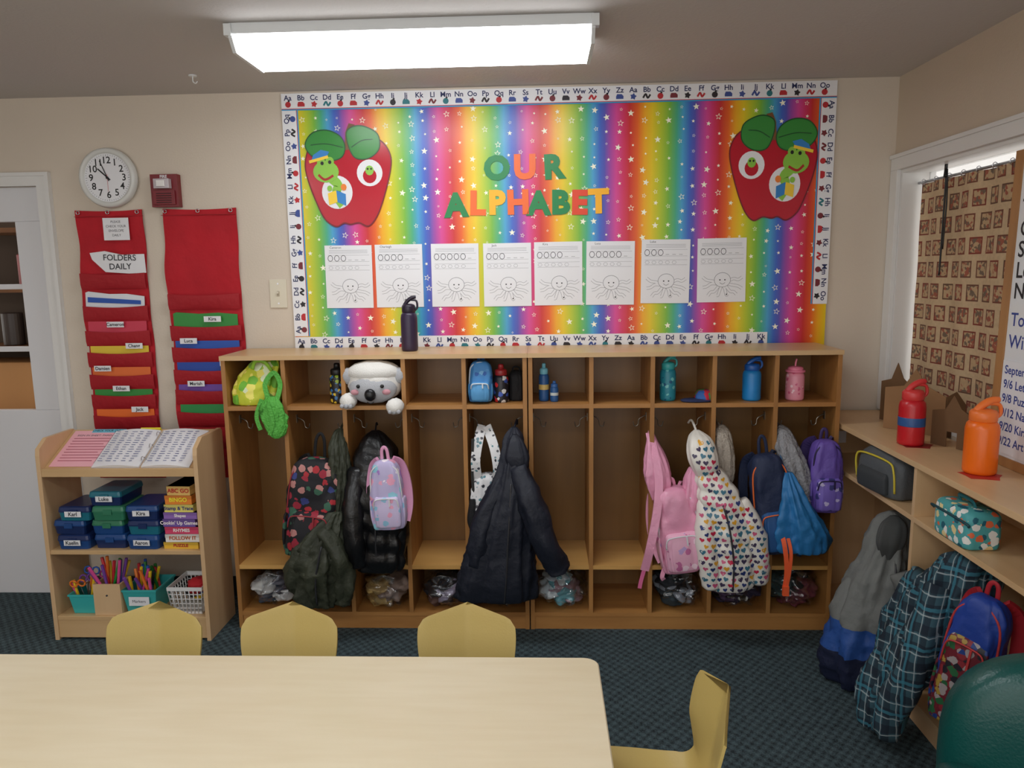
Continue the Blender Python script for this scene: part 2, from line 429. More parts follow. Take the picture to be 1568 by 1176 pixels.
while x < BR-.03:
    z = BB+.05+(.035 if col % 2 else 0)
    while z < BT-.08:
        jx, jz = random.uniform(-.008, .008), random.uniform(-.012, .012)
        r = random.choice([.006, .008, .011, .015]); rot = random.uniform(-.3, .3)
        P = starpts(x+jx, z+jz, r, rot)
        if random.random() < .45:
            Q = starpts(x+jx, z+jz, r*.68, rot)
            V = [(p[0], p[1], 0) for p in P]+[(p[0], p[1], 0) for p in Q]
            mb.add(V, [(i, i+10, (i+1) % 10+10, (i+1) % 10) for i in range(10)], starm, False, WM)
        else:
            V = [(p[0], p[1], 0) for p in P]+[(x+jx, z+jz, 0)]
            mb.add(V, [(i, 10, (i+1) % 10) for i in range(10)], starm, False, WM)
        z += random.choice([.05, .062, .075])
    x += .054; col += 1
# border strips
bw_ = .066
bord = M_("border_white", (236, 236, 240), .5); navyink = M_("border_navy", (30, 40, 90), .6); cyan = M_("border_cyan", (40, 160, 215), .5)
icon = [M_("icon_red", (190, 40, 48), .5), M_("icon_black", (40, 34, 40), .5), M_("icon_blue", (60, 80, 150), .5), M_("icon_maroon", (120, 40, 50), .5), M_("icon_teal", (40, 120, 130), .5)]
def strip(x0, x1, M):
    mb.box(x0, x1, 0, bw_, .001, .0025, bord, M)
    mb.box(x0, x1, -.006, .0, .001, .0025, cyan, M)
    mb.box(x0, x1, -.001, .002, .0025, .0027, icon[0], M)
    L = "ABCDEFGHIJKLMNOPQRSTUVWXYZ"; i = 0; x = x0+.03
    while x < x1-.02:
        ch = L[i % 26]
        mb.text(ch+ch.lower(), .031, navyink, M @ T(x, .046, .0032), .0006)
        c = random.choice(icon); k = i % 4
        if k == 0: mb.disc(x, .019, .013, .0002, c, M @ T(0, 0, .003), 10); mb.disc(x+.004, .033, .005, .0002, icon[1], M @ T(0, 0, .003), 6)
        elif k == 1: mb.poly([(x-.016, .01), (x+.016, .01), (x+.016, .022), (x+.008, .03), (x-.012, .03), (x-.016, .02)], .0002, c, M @ T(0, 0, .003))
        elif k == 2: mb.poly(starpts(x, .019, .015, .2, .6), .0002, c, M @ T(0, 0, .003))
        else: mb.stroke([(x-.016, .012), (x-.005, .028), (x+.004, .012), (x+.015, .026)], .008, .0032, c, M)
        i += 1; x += .0585
strip(BL, BR, T(0, -.0095, BT-bw_) @ RX)
strip(BL, 1.02, T(0, -.0095, BB) @ RX)
strip(BB+.07, BT-.07, T(BL, -.0095, 0) @ RX @ Matrix(((0, -1, 0, bw_), (1, 0, 0, 0), (0, 0, 1, 0), (0, 0, 0, 1))))
MR = T(BR-bw_, -.0095, 0) @ RX @ Matrix(((0, 1, 0, 0), (-1, 0, 0, 0), (0, 0, 1, 0), (0, 0, 0, 1)))
strip(-(BT-.07), -1.394, MR)
mb.finish("bulletin_board")

# letters
mb = MB()
lc = {'g': M_("letter_green", (20, 130, 70), .4), 'o': M_("letter_orange", (240, 106, 40), .4), 'y': M_("letter_yellow", (250, 180, 30), .4), 'r': M_("letter_red", (226, 70, 40), .4)}
for ch, x, z, c, rt in [("O", -.192, 2.008, 'g', .1), ("U", -.068, 2.01, 'o', 0), ("R", .058, 2.008, 'g', .05),
                    ("A", -.378, 1.850, 'g', .03), ("L", -.283, 1.857, 'o', -.03), ("P", -.196, 1.858, 'y', 0), ("H", -.10, 1.858, 'o', .02), ("A", -.008, 1.852, 'g', 0), ("B", .088, 1.854, 'g', 0), ("E", .172, 1.852, 'r', -.02), ("T", .258, 1.856, 'y', .02)]:
    mb.text(ch, .138, lc[c], T(x, -.0125, z) @ RX @ RZ(rt), .0075, ext=.0012)
mb.finish("alphabet_letter_cutouts")

# apples
applered = M_("apple_red", (186, 22, 44), .2, bs=8, bst=.1); leafg = M_("leaf_green", (56, 140, 60), .25); leafd = M_("leaf_dark", (24, 84, 40), .3); wormg = M_("worm_green", (140, 196, 70), .3)
hatb = M_("hat_blue", (50, 130, 200), .3); stemm = M_("stem_brown", (120, 76, 40), .4); yel = M_("book_yellow", (245, 205, 60), .4); org = M_("orange_spot", (236, 130, 50), .4)
def apple(cx, cz, w, h, flip):
    mb = MB(); mb.M = T(cx, -.0125, cz) @ RX @ SC(flip*w/2, h/2, 1)
    out = [(0, -.96), (.2, -.93), (.42, -1.0), (.62, -.82), (.8, -.45), (.98, .1), (1.0, .42), (.84, .68), (.55, .8), (.25, .72), (0, .62), (-.25, .76), (-.55, .84), (-.86, .66), (-1.0, .3), (-.95, -.05), (-.78, -.5), (-.6, -.84), (-.35, -1.0), (-.15, -.93)]
    P = [(p.x, p.y) for p in cat([(a, c, 0) for a, c in out], 4, True)]
    mb.poly(P, .001, applered)
    mb.stroke(out, .03, .0014, M_("apple_edge", (120, 14, 34), .3), closed=True)
    def at(z): return T(0, 0, z)
    mb.poly([(-.06, .55), (.06, .55), (.1, .95), (.2, 1.05), (.06, 1.08), (-.03, .9)], .0006, stemm, at(.0015))
    lf = lambda pts: [(p.x, p.y) for p in cat([(a, c, 0) for a, c in pts], 4, True)]
    L1 = [(-.05, .6), (-.15, .82), (-.45, .95), (-.8, .9), (-.98, .66), (-.8, .42), (-.45, .34), (-.15, .4)]
    L2 = [(.05, .58), (.0, .9), (.2, 1.02), (.45, 1.0), (.72, .85), (.74, .56), (.5, .38), (.2, .38)]
    for L in (L1, L2):
        mb.poly(lf(L), .0006, leafg, at(.0022)); mb.stroke(L, .025, .003, leafd, closed=True)
    mb.stroke([(-.1, .6), (-.5, .68), (-.85, .66)], .02, .0032, leafd); mb.stroke([(.1, .6), (.35, .73), (.6, .75)], .02, .0032, leafd)
    mb.disc(.5, .08, .3, .0006, paper, at(.0016), 24, .27); mb.disc(.5, .02, .16, .0006, applered, at(.0025), 16, .15)
    mb.disc(.5, .13, .1, .0006, wormg, at(.0033), 12, .1); mb.disc(.46, .16, .025, .0004, black, at(.0042), 6); mb.disc(.54, .16, .025, .0004, black, at(.0042), 6)
    mb.disc(-.28, -.3, .36, .0006, paper, at(.0016), 28, .34)
    mb.disc(-.52, .12, .3, .0008, wormg, at(.0033), 24, .22); mb.disc(-.62, .30, .1, .0008, wormg, at(.0036), 12); mb.disc(-.42, .32, .1, .0008, wormg, at(.0036), 12)
    mb.disc(-.6, .29, .04, .0004, black, at(.0046), 8); mb.disc(-.42, .31, .04, .0004, black, at(.0046), 8)
    mb.stroke([(-.7, .06), (-.55, -.04), (-.35, .04)], .05, .0044, M_("mouth_red", (170, 30, 30), .4))
    mb.poly([(-.85, .34), (-.8, .46), (-.62, .56), (-.42, .52), (-.5, .4)], .0006, hatb, at(.0042)); mb.stroke([(-.9, .32), (-.45, .42)], .06, .0055, yel)
    mb.stroke([(-.4, -.02), (-.25, -.15), (-.3, -.3), (-.2, -.45), (-.3, -.55)], .2, .003, wormg)
    mb.poly([(-.5, -.32), (-.3, -.26), (-.28, -.5), (-.48, -.56)], .0006, yel, at(.0038)); mb.poly([(-.3, -.26), (-.08, -.34), (-.08, -.58), (-.28, -.5)], .0006, hatb, at(.0038))
    mb.disc(-.12, -.2, .07, .0006, org, at(.0045), 10); mb.disc(-.45, -.22, .06, .0006, wormg, at(.0045), 10)
    return mb.finish("apple_cutout")
apple(-.858, 1.985, .385, .43, 1)
apple(1.018, 1.985, .375, .44, -1)

# worksheets
mb = MB()
random.seed(3)
for i, (x, zt, nm) in enumerate([(-.985, 1.686, "Cameron"), (-.753, 1.686, "Charleigh"), (-.498, 1.686, ""), (-.26, 1.684, "Jack"), (-.03, 1.686, "Kira"), (.202, 1.686, "Luca"), (.448, 1.69, "Luke"), (.70, 1.69, "")]):
    W, H = .216, .283
    S = T(x, -.0125, zt-H) @ RX @ RZ(random.uniform(-.01, .01))
    mb.box(0, W, 0, H, 0, .0006, paper, S)
    t = .0009
    if nm: mb.text(nm, .014, ink, S @ T(.05, H-.01, t))
    for k in range(3): mb.stroke([(.02, H-.022-k*.006), (W-.02, H-.022-k*.006)], .0012, t, inkl, S, 1)
    for k in range(6):
        cx = .025+k*.03
        if k < 3+i % 3: mb.stroke([(cx+.011*cos(a*pi/4), H-.058+.013*sin(a*pi/4)) for a in range(8)], .0024, t, ink, S, 2, True)
        else: mb.stroke([(cx-.008, H-.066), (cx+.008, H-.066)], .0012, t, ink, S, 1)
    for zz in (.044, .073, .09, .112): mb.stroke([(.015, H-zz), (W-.012, H-zz)], .001, t, inkl, S, 1)
    for k in range(5): mb.stroke([(.026+k*.03+.009*cos(a*pi/4), H-.101+.007*sin(a*pi/4)) for a in range(8)], .0012, t, inkl, S, 2, True)
    cx, cy = W*.52, .085
    inkm = M_("ink_mid", (115, 115, 122), .7)
    for k in range(8):
        a0 = pi*(.92+k*1.16/7)
        dx, dy = cos(a0), sin(a0)
        pts = [(cx+dx*.02, cy+dy*.015), (cx+dx*.05, cy+dy*.04+.010*sin(k*2.1)), (cx+dx*.072, cy+dy*.056), (cx+dx*.09, cy+dy*.062+.012*cos(k*1.7))]
        mb.stroke(pts, .013, t, inkm, S); mb.stroke(pts, .0105, t+.0002, paper, S)
    mb.disc(cx, cy+.014, .037, .0001, inkm, S @ T(0, 0, t+.0003), 20, .033); mb.disc(cx, cy+.014, .0352, .0001, paper, S @ T(0, 0, t+.0005), 20, .0312)
    for k in (-1, 1): mb.disc(cx+k*.011, cy+.014, .0035, .0003, ink, S @ T(0, 0, t+.0007), 6)
    mb.stroke([(cx-.012, cy+.002), (cx, cy-.005), (cx+.012, cy+.002)], .0016, t+.0008, ink, S)
mb.finish("handwriting_worksheets")

# ------------------------------------------------------------------ clock
mb = MB(); mb.M = T(-1.952, -.001, 2.002) @ RX
mb.lathe([(.12, 0), (.13, .004), (.133, .02), (.128, .036), (.118, .041), (.108, .034), (.106, .026)], M_("clock_rim", (214, 214, 210), .3), n=48)
mb.cyl(.107, .02, .027, paper, n=48)
for i in range(1, 13):
    a = i*pi/6; mb.text(str(i), .042, black, T(.076*sin(a), .076*cos(a), .0275), .0006)
for i in range(60):
    a = i*pi/30; r0 = .097 if i % 5 else .093
    mb.stroke([(r0*sin(a), r0*cos(a)), (.102*sin(a), .102*cos(a))], .0014, .0275, black, k=1)
mb.stroke([(.012, -.010), (-.042, .040)], .006, .029, black, k=1); mb.stroke([(0.006, -.015), (-.03, .075)], .004, .030, black, k=1)
mb.stroke([(.0, .015), (.0, -.06)], .0015, .031, M_("clock_red", (190, 40, 40), .4), k=1)
mb.disc(0, 0, .006, .003, black, T(0, 0, .03), 12)
mb.finish("wall_clock")
# fire alarm
mb = MB(); mb.M = T(-1.692, -.001, 1.94) @ RX
alr = M_("alarm_maroon", (120, 18, 30), .35)
mb.box(-.062, .062, -.072, .072, 0, .035, alr); mb.box(-.05, .05, -.062, .0, .035, .044, alr)
mb.box(-.035, .035, .008, .05, .035, .062, M_("strobe_lens", (190, 180, 185), .15)); mb.box(-.018, .018, .016, .042, .062, .07, M_("strobe_glass", (235, 232, 230), .1))
for k in range(5): mb.box(-.035, .035, -.055+k*.01, -.051+k*.01, .044, .046, M_("alarm_slot", (60, 8, 16), .5))
mb.text("FIRE", .018, paper, T(0, .061, .0355), .0006)
mb.finish("fire_alarm", bevel=.003)
# switch
mb = MB(); mb.M = T(-1.211, -.001, 1.472) @ RX
alm = M_("switch_almond", (218, 210, 190), .4)
mb.box(-.039, .039, -.065, .065, 0, .006, alm)
mb.box(-.006, .006, -.012, .012, .006, .008, M_("switch_dk", (170, 160, 140), .5)); mb.box(-.004, .004, 0, .01, .008, .018, alm)
for z in (-.045, .045): mb.cyl(.004, .006, .0075, metal, T(0, z, 0), 10)
mb.finish("light_switch", bevel=.0015)

# ------------------------------------------------------------------ pocket charts
redf = M_("chart_red", (184, 16, 34), .75, bs=25, bst=.35, var=.08)
redp = M_("chart_red_pocket", (166, 14, 30), .6, bs=30, bst=.3)
def foldc(name, c): return M_(name, c, .5)
def chart(x0, x1, zt, zb, rows, extra):
    mb = MB(); W = x1-x0
    nx, nz = 14, 40
    R = []
    for i in range(nz+1):
        z = zt-(zt-zb)*i/nz
        ex = .010*sin(i*.35+x0*3)
        R.append([Vector((x0+ex*.6+(W-ex*.3)*j/nx, -.012-.006*noise.noise(Vector((j*.25+x0*7, i*.18, 0)))-.004*sin(i*.9), z-(.006*sin(pi*j/nx) if i == 0 else 0))) for j in range(nx+1)])
    mb.rings(R, redf, True, False, closed=False)
    R2 = [[p+Vector((0, .004, 0)) for p in r] for r in R]
    mb.rings(R2, redf, True, False, closed=False)
    for k, e in enumerate((x0+.02, (x0+x1)/2, x1-.02)):
        mb.tube([(e+.008*cos(a*pi/4), -.022, zt-.012+.008*sin(a*pi/4)) for a in range(9)], .002, metal, 6, k=1)
    mb.box(x0, x1, -.022, -.006, zt-.03, zt-.028, redp)
    for (z, c, lab, lx, tilt) in rows:
        S = T((x0+x1)/2, -.021, z+.012) @ RX @ RZ(tilt)
        w = W*.44
        if c:
            mb.poly([(-w, -.05), (w, -.05), (w, .014), (w*.4, .022), (-w*.2, .018), (-w*.9, .026), (-w, .02)], .003, foldc("folder_%d_%d_%d" % c, c), S)
        R = []
        for t, dy in ((0, 0), (.3, .012), (1, .014)):
            R.append([Vector((x0+.004+(W-.008)*j/nx, -.021-dy*(.5+.5*sin(pi*j/nx))-.003, z-.095+.072*t-.008*sin(pi*j/nx)*t)) for j in range(nx+1)])
        mb.rings(R, redp, True, False, closed=False)
        if lab:
            mb.box(-.04, .04, -.013, .013, 0, .001, paper, T((x0+x1)/2+lx, -.0405, z+.006) @ RX)
            mb.text(lab, .022, ink, T((x0+x1)/2+lx, -.0425, z+.006) @ RX, .0004)
    extra(mb)
    return mb.finish("hanging_pocket_chart")
B = (38, 84, 176)
def ex1(mb):
    mb.box(-.06, .06, -.05, .05, 0, .001, paper, T(-1.935, -.026, 1.775) @ RX)
    for k, t in enumerate(["PLEASE", "CHECK YOUR", "ENVELOPE", "DAILY"]): mb.text(t, .015, ink, T(-1.935, -.0275, 1.807-k*.02) @ RX)
    mb.poly([(-.13, .04), (-.06, .05), (.02, .035), (.125, .04), (.13, -.045), (.05, -.05), (-.06, -.045), (-.12, .01)], .001, paper, T(-1.94, -.028, 1.625) @ RX @ RZ(-.03))
    mb.text("FOLDERS", .038, ink, T(-1.93, -.0305, 1.645) @ RX @ RZ(-.02), .0004); mb.text("DAILY", .038, ink, T(-1.93, -.0305, 1.605) @ RX, .0004)
    mb.poly([(-.13, -.014), (.12, -.014), (.12, .004), (-.13, .010)], .001, foldc("folder_38_84_176", B), T(-1.97, -.0265, 1.452) @ RX @ RZ(-.05))
chart(-2.13, -1.815, 1.862, .60, [(1.60, None, "", 0, 0), (1.45, (225, 228, 235), "", 0, -.05), (1.335, (206, 60, 84), "Cameron", 0, -.03), (1.235, (226, 196, 60), "Chang", .08, -.02), (1.13, (226, 110, 50), "Damien", -.08, -.03), (1.035, (50, 140, 60), "Ethan", 0, 0), (.935, (236, 110, 40), "Jack", .08, 0), (.8, (160, 30, 40), "", 0, 0), (.7, None, "", 0, 0)], ex1)
chart(-1.725, -1.382, 1.862, .60, [(1.5, None, "", 0, 0), (1.355, (50, 140, 60), "Kira", .04, 0), (1.255, B, "Luca", -.08, 0), (1.15, (34, 70, 160), "Luke", .1, 0), (1.055, (110, 70, 160), "Mariah", -.06, -.03), (.95, (40, 140, 70), "", 0, -.02), (.84, None, "", 0, 0), (.74, None, "", 0, 0)], lambda q: None)

# ------------------------------------------------------------------ cubbies
hookm = M_("coat_hook_metal", (140, 134, 124), .35, 1)
def cubby(x0, x1):
    mb = MB(); t = .018; yb, yf = -.03, -.34; w = (x1-x0-t)/5
    for i in range(6):
        x = x0+i*w
        mb.box(x, x+t, yf, yb, 0 if i in (0, 5) else .078, 1.202, oakz)
    mb.box(x0-.003, x1+.003, yf-.006, yb+.01, 1.202, 1.221, mapleh)
    mb.box(x0+t, x1-t, yf+.001, yb, .986, 1.004, oak)
    mb.box(x0+t, x1-t, yf+.001, yb, .276, .294, pine)
    mb.box(x0+t, x1-t, yf+.001, yb, .06, .078, oak)
    mb.box(x0+t, x1-t, yf+.006, yf+.022, 0, .06, oak)
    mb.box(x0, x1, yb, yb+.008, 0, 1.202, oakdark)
    for i in range(5):
        for s, xx in ((1, x0+i*w+t), (-1, x0+(i+1)*w)):
            p = [(xx, -.22, .93), (xx+s*.006, -.22, .93), (xx+s*.03, -.22, .915), (xx+s*.035, -.22, .89), (xx+s*.05, -.22, .885), (xx+s*.056, -.22, .905)]
            mb.tube(p, .0024, hookm, 6)
            mb.box(min(xx, xx+s*.002), max(xx, xx+s*.002), -.23, -.21, .91, .945, hookm)
    return mb.finish("cubby_locker", bevel=.0015)
cubby(-1.359, -.063); cubby(-.058, 1.2306)

# ------------------------------------------------------------------ right side shelf unit
X0 = 1.25
mb = MB(); XR = XC-.012
ZT = .91
mb.box(X0-.008, XR, -1.62, -.02, ZT-.02, ZT, maplex)
mb.box(X0, XR, -1.60, -.03, .70, .718, maplex)
mb.box(X0+.01, XR, -1.60, -.03, .07, .088, maplex)
for y in (-.048, -.945, -1.60):
    mb.box(X0+.002, XR, y, y+.018, 0, ZT-.02, maple)
mb.box(X0+.02, X0+.035, -1.58, -.05, 0, .07, maple)
mb.box(XR-.008, XR, -1.60, -.03, .0, ZT-.02, maple)
mb.box(1.29, 1.38, -.0505, -.049, .765, .82, paper)
mb.finish("low_storage_shelf", bevel=.002)

# ------------------------------------------------------------------ left shelf with sign-in display
mb = MB(); xa, xb = -2.125, -1.435; ya, yb = -.46, -.2
for x in (xa, xb-.018):
    side = [(.46, 0), (.2, 0), (.2, .872), (.215, .887), (.40, .887), (.455, .85), (.46, .82)]
    V = [(x, -a, z) for a, z in side]+[(x+.018, -a, z) for a, z in side]; n = len(side)
    mb.add(V, [tuple(range(n)), tuple(range(2*n-1, n-1, -1))]+[(i, i+n, (i+1) % n+n, (i+1) % n) for i in range(n)], maple)
xi, xj = xa+.018, xb-.018
def slant(x0, x1, a0, a1, th, mat):
    y0, z0, y1, z1 = -.452, .742, -.21, .872
    d = Vector((0, y1-y0, z1-z0)); nrm = Vector((0, -d.z, d.y)).normalized()
    p0 = Vector((0, y0, z0))+d*a0; p1 = Vector((0, y0, z0))+d*a1
    V = []
    for p in (p0, p1, p1+nrm*th, p0+nrm*th):
        V += [(x0, p.y, p.z), (x1, p.y, p.z)]
    mb.add(V, [(0, 1, 3, 2), (2, 3, 5, 4), (4, 5, 7, 6), (6, 7, 1, 0), (0, 2, 4, 6), (1, 7, 5, 3)], mat)
slant(xi, xj, 0, 1, .012, mapleh)
mb.box(xi, xj, ya+.002, ya+.016, .73, .765, mapleh)
mb.box(xi, xj, ya+.004, yb, .388, .406, mapleh); mb.box(xi, xj, ya+.004, yb, .09, .108, mapleh)
mb.box(xi, xj, ya+.006, ya+.022, .01, .09, mapleh)
mb.finish("display_shelf", bevel=.0015)
SM = T(0, -.452, .742) @ Matrix(((1, 0, 0, 0), (0, .881, -.473, 0), (0, .473, .881, 0), (0, 0, 0, 1))) @ T(0, 0, .0135)
def onslope(name, fn):
    mb = MB(); mb.M = SM; fn(mb); mb.finish(name)
pinkp = M_("paper_pink", (240, 178, 190), .6)
def pk(q):
    q.box(-2.09, -1.86, .03, .262, 0, .001, pinkp)
    for k in range(9): q.stroke([(-2.07, .21-k*.018), (-1.88-.02*(k % 3), .21-k*.018)], .004, .0014, M_("pink_ink", (170, 70, 90), .7), None, 1)
    q.text("SIGN IN SHEET: PARENTS", .016, ink, T(-1.975, .23, .0015))
    q.box(-2.01, -1.86, .25, .272, .001, .002, M_("sign_blue", (110, 190, 215), .5)); q.text("CHECK YOUR CHILDS", .015, ink, T(-1.935, .261, .0025), .0003)
onslope("notice_sheet", pk)
def bk(q):
    for s in (0, 1):
        x0 = -1.90+s*.215
        R = []
        for j in range(9):
            u = j/8; z = .004+.012*sin(pi*u)+(.004*(u if s == 0 else 1-u))
            R.append([(x0+.205*u, .02, 0), (x0+.205*u, .02, z), (x0+.205*u, .255, z), (x0+.205*u, .255, 0)])
        q.rings(R, paper, False, True)
        for k in range(14):
            for w in range(5):
                a = x0+.02+w*.034
                q.stroke([(a, .235-k*.0145), (a+.012+.012*random.random(), .235-k*.0145)], .0035, .0185, M_("pen_blue", (90, 100, 150), .7), None, 1)
        q.stroke([(x0+.012, .24), (x0+.012, .03)], .0015, .019, ink, None, 1)
    for k in range(3):
        a = .06+k*.08
        q.tube([(-1.70, a, .006), (-1.695, a, .022), (-1.688, a, .028), (-1.681, a, .022), (-1.676, a, .006)], .002, metal, 6)
    q.box(-1.79, -1.70, .258, .27, .0, .012, M_("tab_yellow", (236, 220, 60), .5))
onslope("sign_in_binder", bk)

# pencil boxes
def pbox(x, y, z, w, d, h, c1, c2, lab, rot=0):
    mb = MB(); mb.M = T(x, y, z) @ RZ(rot)
    body = M_("pb_%d%d%d" % c1, c1, .35); lid = M_("pb_%d%d%d" % c2, c2, .35)
    def rr(w, d, z, r=.012):
        return [Vector((sx*(w/2-r)+r*cos(a), sy*(d/2-r)+r*sin(a), z)) for sx, sy, a0 in ((1, 1, 0), (-1, 1, pi/2), (-1, -1, pi), (1, -1, 3*pi/2)) for a in (a0, a0+pi/4, a0+pi/2)]
    mb.rings([rr(w-.012, d-.012, 0), rr(w-.004, d-.004, h*.6)], body, False)
    mb.rings([rr(w, d, h*.6), rr(w, d, h*.7), rr(w-.006, d-.006, h*.95), rr(w-.02, d-.02, h)], lid, False)
    mb.box(-.018, .018, -d/2-.004, -d/2, h*.45, h*.8, lid)
    if lab:
        mb.box(-.036, .036, -.012, .012, 0, .001, paper, T(.0, -d/2-.0045, h*.5) @ RX); mb.text(lab, .023, ink, T(0, -d/2-.0065, h*.5) @ RX, .0005)
    mb.finish("pencil_box")
dB, dN, gr, tl = (28, 70, 130), (24, 44, 92), (50, 120, 90), (30, 110, 130)
for (x, zi, n, c1, c2, l) in [(-2.01, 0, 0, dB, dN, "Kaelin"), (-2.025, 1, 0, dN, dB, ""), (-1.995, 2, 0, tl, dN, "Karl"), (-1.855, 0, 0, dN, dB, ""), (-1.86, 1, 0, dB, gr, ""), (-1.85, 2, 0, gr, gr, ""), (-1.862, 3, 0, dN, tl, "Luke"),
                              (-1.705, 0, 0, dB, dB, "Aaron"), (-1.70, 1, 0, tl, dN, ""), (-1.71, 2, 0, dN, dB, "Kira")]:
    hh = .062
    pbox(x, -.345+random.uniform(-.01, .01), .407+zi*(hh+.001), .142, .19, hh, c1, c2, l, random.uniform(-.05, .05))
# board games
mb = MB(); z = .4065
for i, (h, c, t, tcol, w) in enumerate([(.03, (236, 190, 60), "PUZZLE", (180, 40, 40), .15), (.036, (240, 236, 230), "FOLLOW IT", (190, 90, 40), .15), (.032, (222, 70, 110), "RHYMES", (250, 240, 240), .145), (.034, (120, 90, 170), "Cookin' Up Games", (250, 240, 240), .14), (.03, (150, 110, 190), "Shapes", (250, 240, 240), .145),
                                    (.034, (240, 226, 120), "Stamp & Trace", (60, 60, 120), .125), (.04, (240, 140, 50), "BINGO", (250, 240, 60), .115), (.04, (232, 190, 110), "ABC GO", (190, 40, 40), .1)]):
    S = T(-1.54+random.uniform(-.006, .006), -.345, z) @ RZ(random.uniform(-.05, .05))
    mt = M_("game_%d" % i, c, .45)
    mb.box(-w/2, w/2, -.09, .09, 0, h-.001, mt, S)
    mb.box(-w/2-.001, w/2+.001, -.091, .091, h*.55, h-.001, M_("game_lid_%d" % i, tuple(int(v*.88) for v in c), .45), S)
    mb.text(t, h*.62, M_("gt%d" % i, tcol, .5), S @ T(0, -.0925, h*.5) @ RX, .0006)
    z += h
mb.finish("board_game_stack")

def bin_(x, y, z, w, d, h, c, holes=False):
    mb = MB(); mt = M_("bin_%d%d%d" % c, c, .4)
    mb.M = T(x, y, z)
    def rec(k, z): return [Vector((-w/2*k, -d/2*k, z)), Vector((w/2*k, -d/2*k, z)), Vector((w/2*k, d/2*k, z)), Vector((-w/2*k, d/2*k, z))]
    if not holes:
        mb.rings([rec(.82, 0), rec(.98, h*.9), rec(1.04, h*.92), rec(1.04, h), rec(.96, h), rec(.8, .006)], mt, False)
    else:
        mb.rings([rec(.86, 0), rec(.87, .01), rec(.83, .01)], mt, False)
        mb.rings([rec(1.0, h*.86), rec(1.03, h*.88), rec(1.03, h), rec(.97, h), rec(.95, h*.86)], mt, False, False)
        for r0 in range(4):
            zz = h*(.2+.17*r0); k = .86+.14*zz/h
            mb.rings([rec(k, zz), rec(k+.004, zz+.004), rec(k-.03, zz+.004)], mt, False, False)
        for s in range(9):
            u = -1+2*s/8
            for sy in (-1, 1):
                mb.tube([(u*w/2*.86, sy*d/2*.86, .003), (u*w/2, sy*d/2, h*.9)], .0025, mt, 5, k=1)
                mb.tube([(sy*w/2*.86, u*d/2*.86, .003), (sy*w/2, u*d/2, h*.9)], .0025, mt, 5, k=1)
    return mb
random.seed(11)
pens = [(200, 40, 50), (240, 200, 40), (40, 140, 60), (40, 90, 180), (230, 120, 40), (30, 30, 34), (220, 80, 150), (120, 70, 160)]
def fill(mb, w, d, h, n, sc=False):
    for i in range(n):
        c = random.choice(pens); x, y = random.uniform(-w*.33, w*.33), random.uniform(-d*.33, d*.33); a = random.uniform(-.5, .5); L = h+random.uniform(.02, .06)
        S = T(x, y, .01) @ RY(a*.7) @ RXa(random.uniform(-.2, .3))
        mt = M_("pen_%d%d%d" % c, c, .4)
        if sc and i % 2:
            for s in (-1, 1): mb.tube([(s*.018+.016*cos(t*pi/4), 0, L+.016*sin(t*pi/4)) for t in range(9)], .004, mt, 6, k=1, M=S)
            mb.ribbon([(0, 0, L*.3), (0, 0, L-.01)], .016, .003, metal, 1, M=S)
        else:
            mb.cyl(.006, 0, L, mt, S, 8); mb.cyl(.0068, L*.7, L+.01, mt, S, 8)
mb = bin_(-2.0, -.36, .109, .12, .16, .09, (60, 180, 180)); fill(mb, .12, .16, .1, 9, True); mb.finish("scissors_bin")
mb = bin_(-1.75, -.35, .109, .15, .17, .11, (60, 170, 170)); fill(mb, .15, .17, .12, 22)
mb.box(-.045, .045, -.02, .02, 0, .001, paper, T(0, -.0875, .06) @ RX); mb.text("Markers", .018, ink, T(0, -.0895, .06) @ RX)
mb.finish("marker_bin")
mb = MB(); mb.M = T(-1.885, -.40, .109)
for a in ((-.06, -.053, -.045, .045), (.053, .06, -.045, .045), (-.053, .053, -.045, -.038), (-.053, .053, .038, .045)): mb.box(a[0], a[1], a[2], a[3], 0, .14, maple)
mb.box(-.053, .053, -.038, .038, 0, .006, maple); mb.cyl(.004, 0, .004, ink, T(0, -.045, .09) @ RXa(pi/2), 10)
mb.M = T(-1.885, -.40, .115); fill(mb, .09, .07, .17, 12); mb.finish("wooden_pencil_holder")
mb = bin_(-1.545, -.35, .109, .15, .18, .125, (226, 226, 226), True)
for i in range(5): mb.sph((random.uniform(-.03, .03), random.uniform(-.04, .04), .05+.015*i), (.04, .045, .02), M_("cloth%d" % i, random.choice(pens), .8), ns=.3, seed=i)
mb.finish("plastic_basket")

# ------------------------------------------------------------------ table
lam = wood("table_laminate", (226, 209, 175), (240, 227, 199), 'X', 9, .3)
mb = MB()
x0, x1, y0, y1, r = -1.69, .139, -2.36, -1.60, .035
def rrect(x0, x1, y0, y1, r, z): return [Vector((cx+r*cos(a), cy+r*sin(a), z)) for cx, cy, a0 in ((x1-r, y1-r, 0), (x0+r, y1-r, pi/2), (x0+r, y0+r, pi), (x1-r, y0+r, 3*pi/2)) for a in [a0+pi/2*i/6 for i in range(7)]]
mb.rings([rrect(x0+.002, x1-.002, y0+.002, y1-.002, r, .531), rrect(x0, x1, y0, y1, r, .534), rrect(x0, x1, y0, y1, r, .557)], M_("table_edge", (222, 206, 176), .4), False)
mb.rings([rrect(x0, x1, y0, y1, r, .557), rrect(x0+.003, x1-.003, y0+.003, y1-.003, r, .56)], lam, False)
for x in (x0+.1, x1-.1):
    for y in (y0+.09, y1-.09):
        mb.cyl(.02, .2, .531, metal, T(x, y, 0)); mb.cyl(.015, .02, .21, metal, T(x, y, 0)); mb.cyl(.022, 0, .02, black, T(x, y, 0)); mb.box(x-.04, x+.04, y-.04, y+.04, .526, .531, metal)
mb.finish("classroom_table")

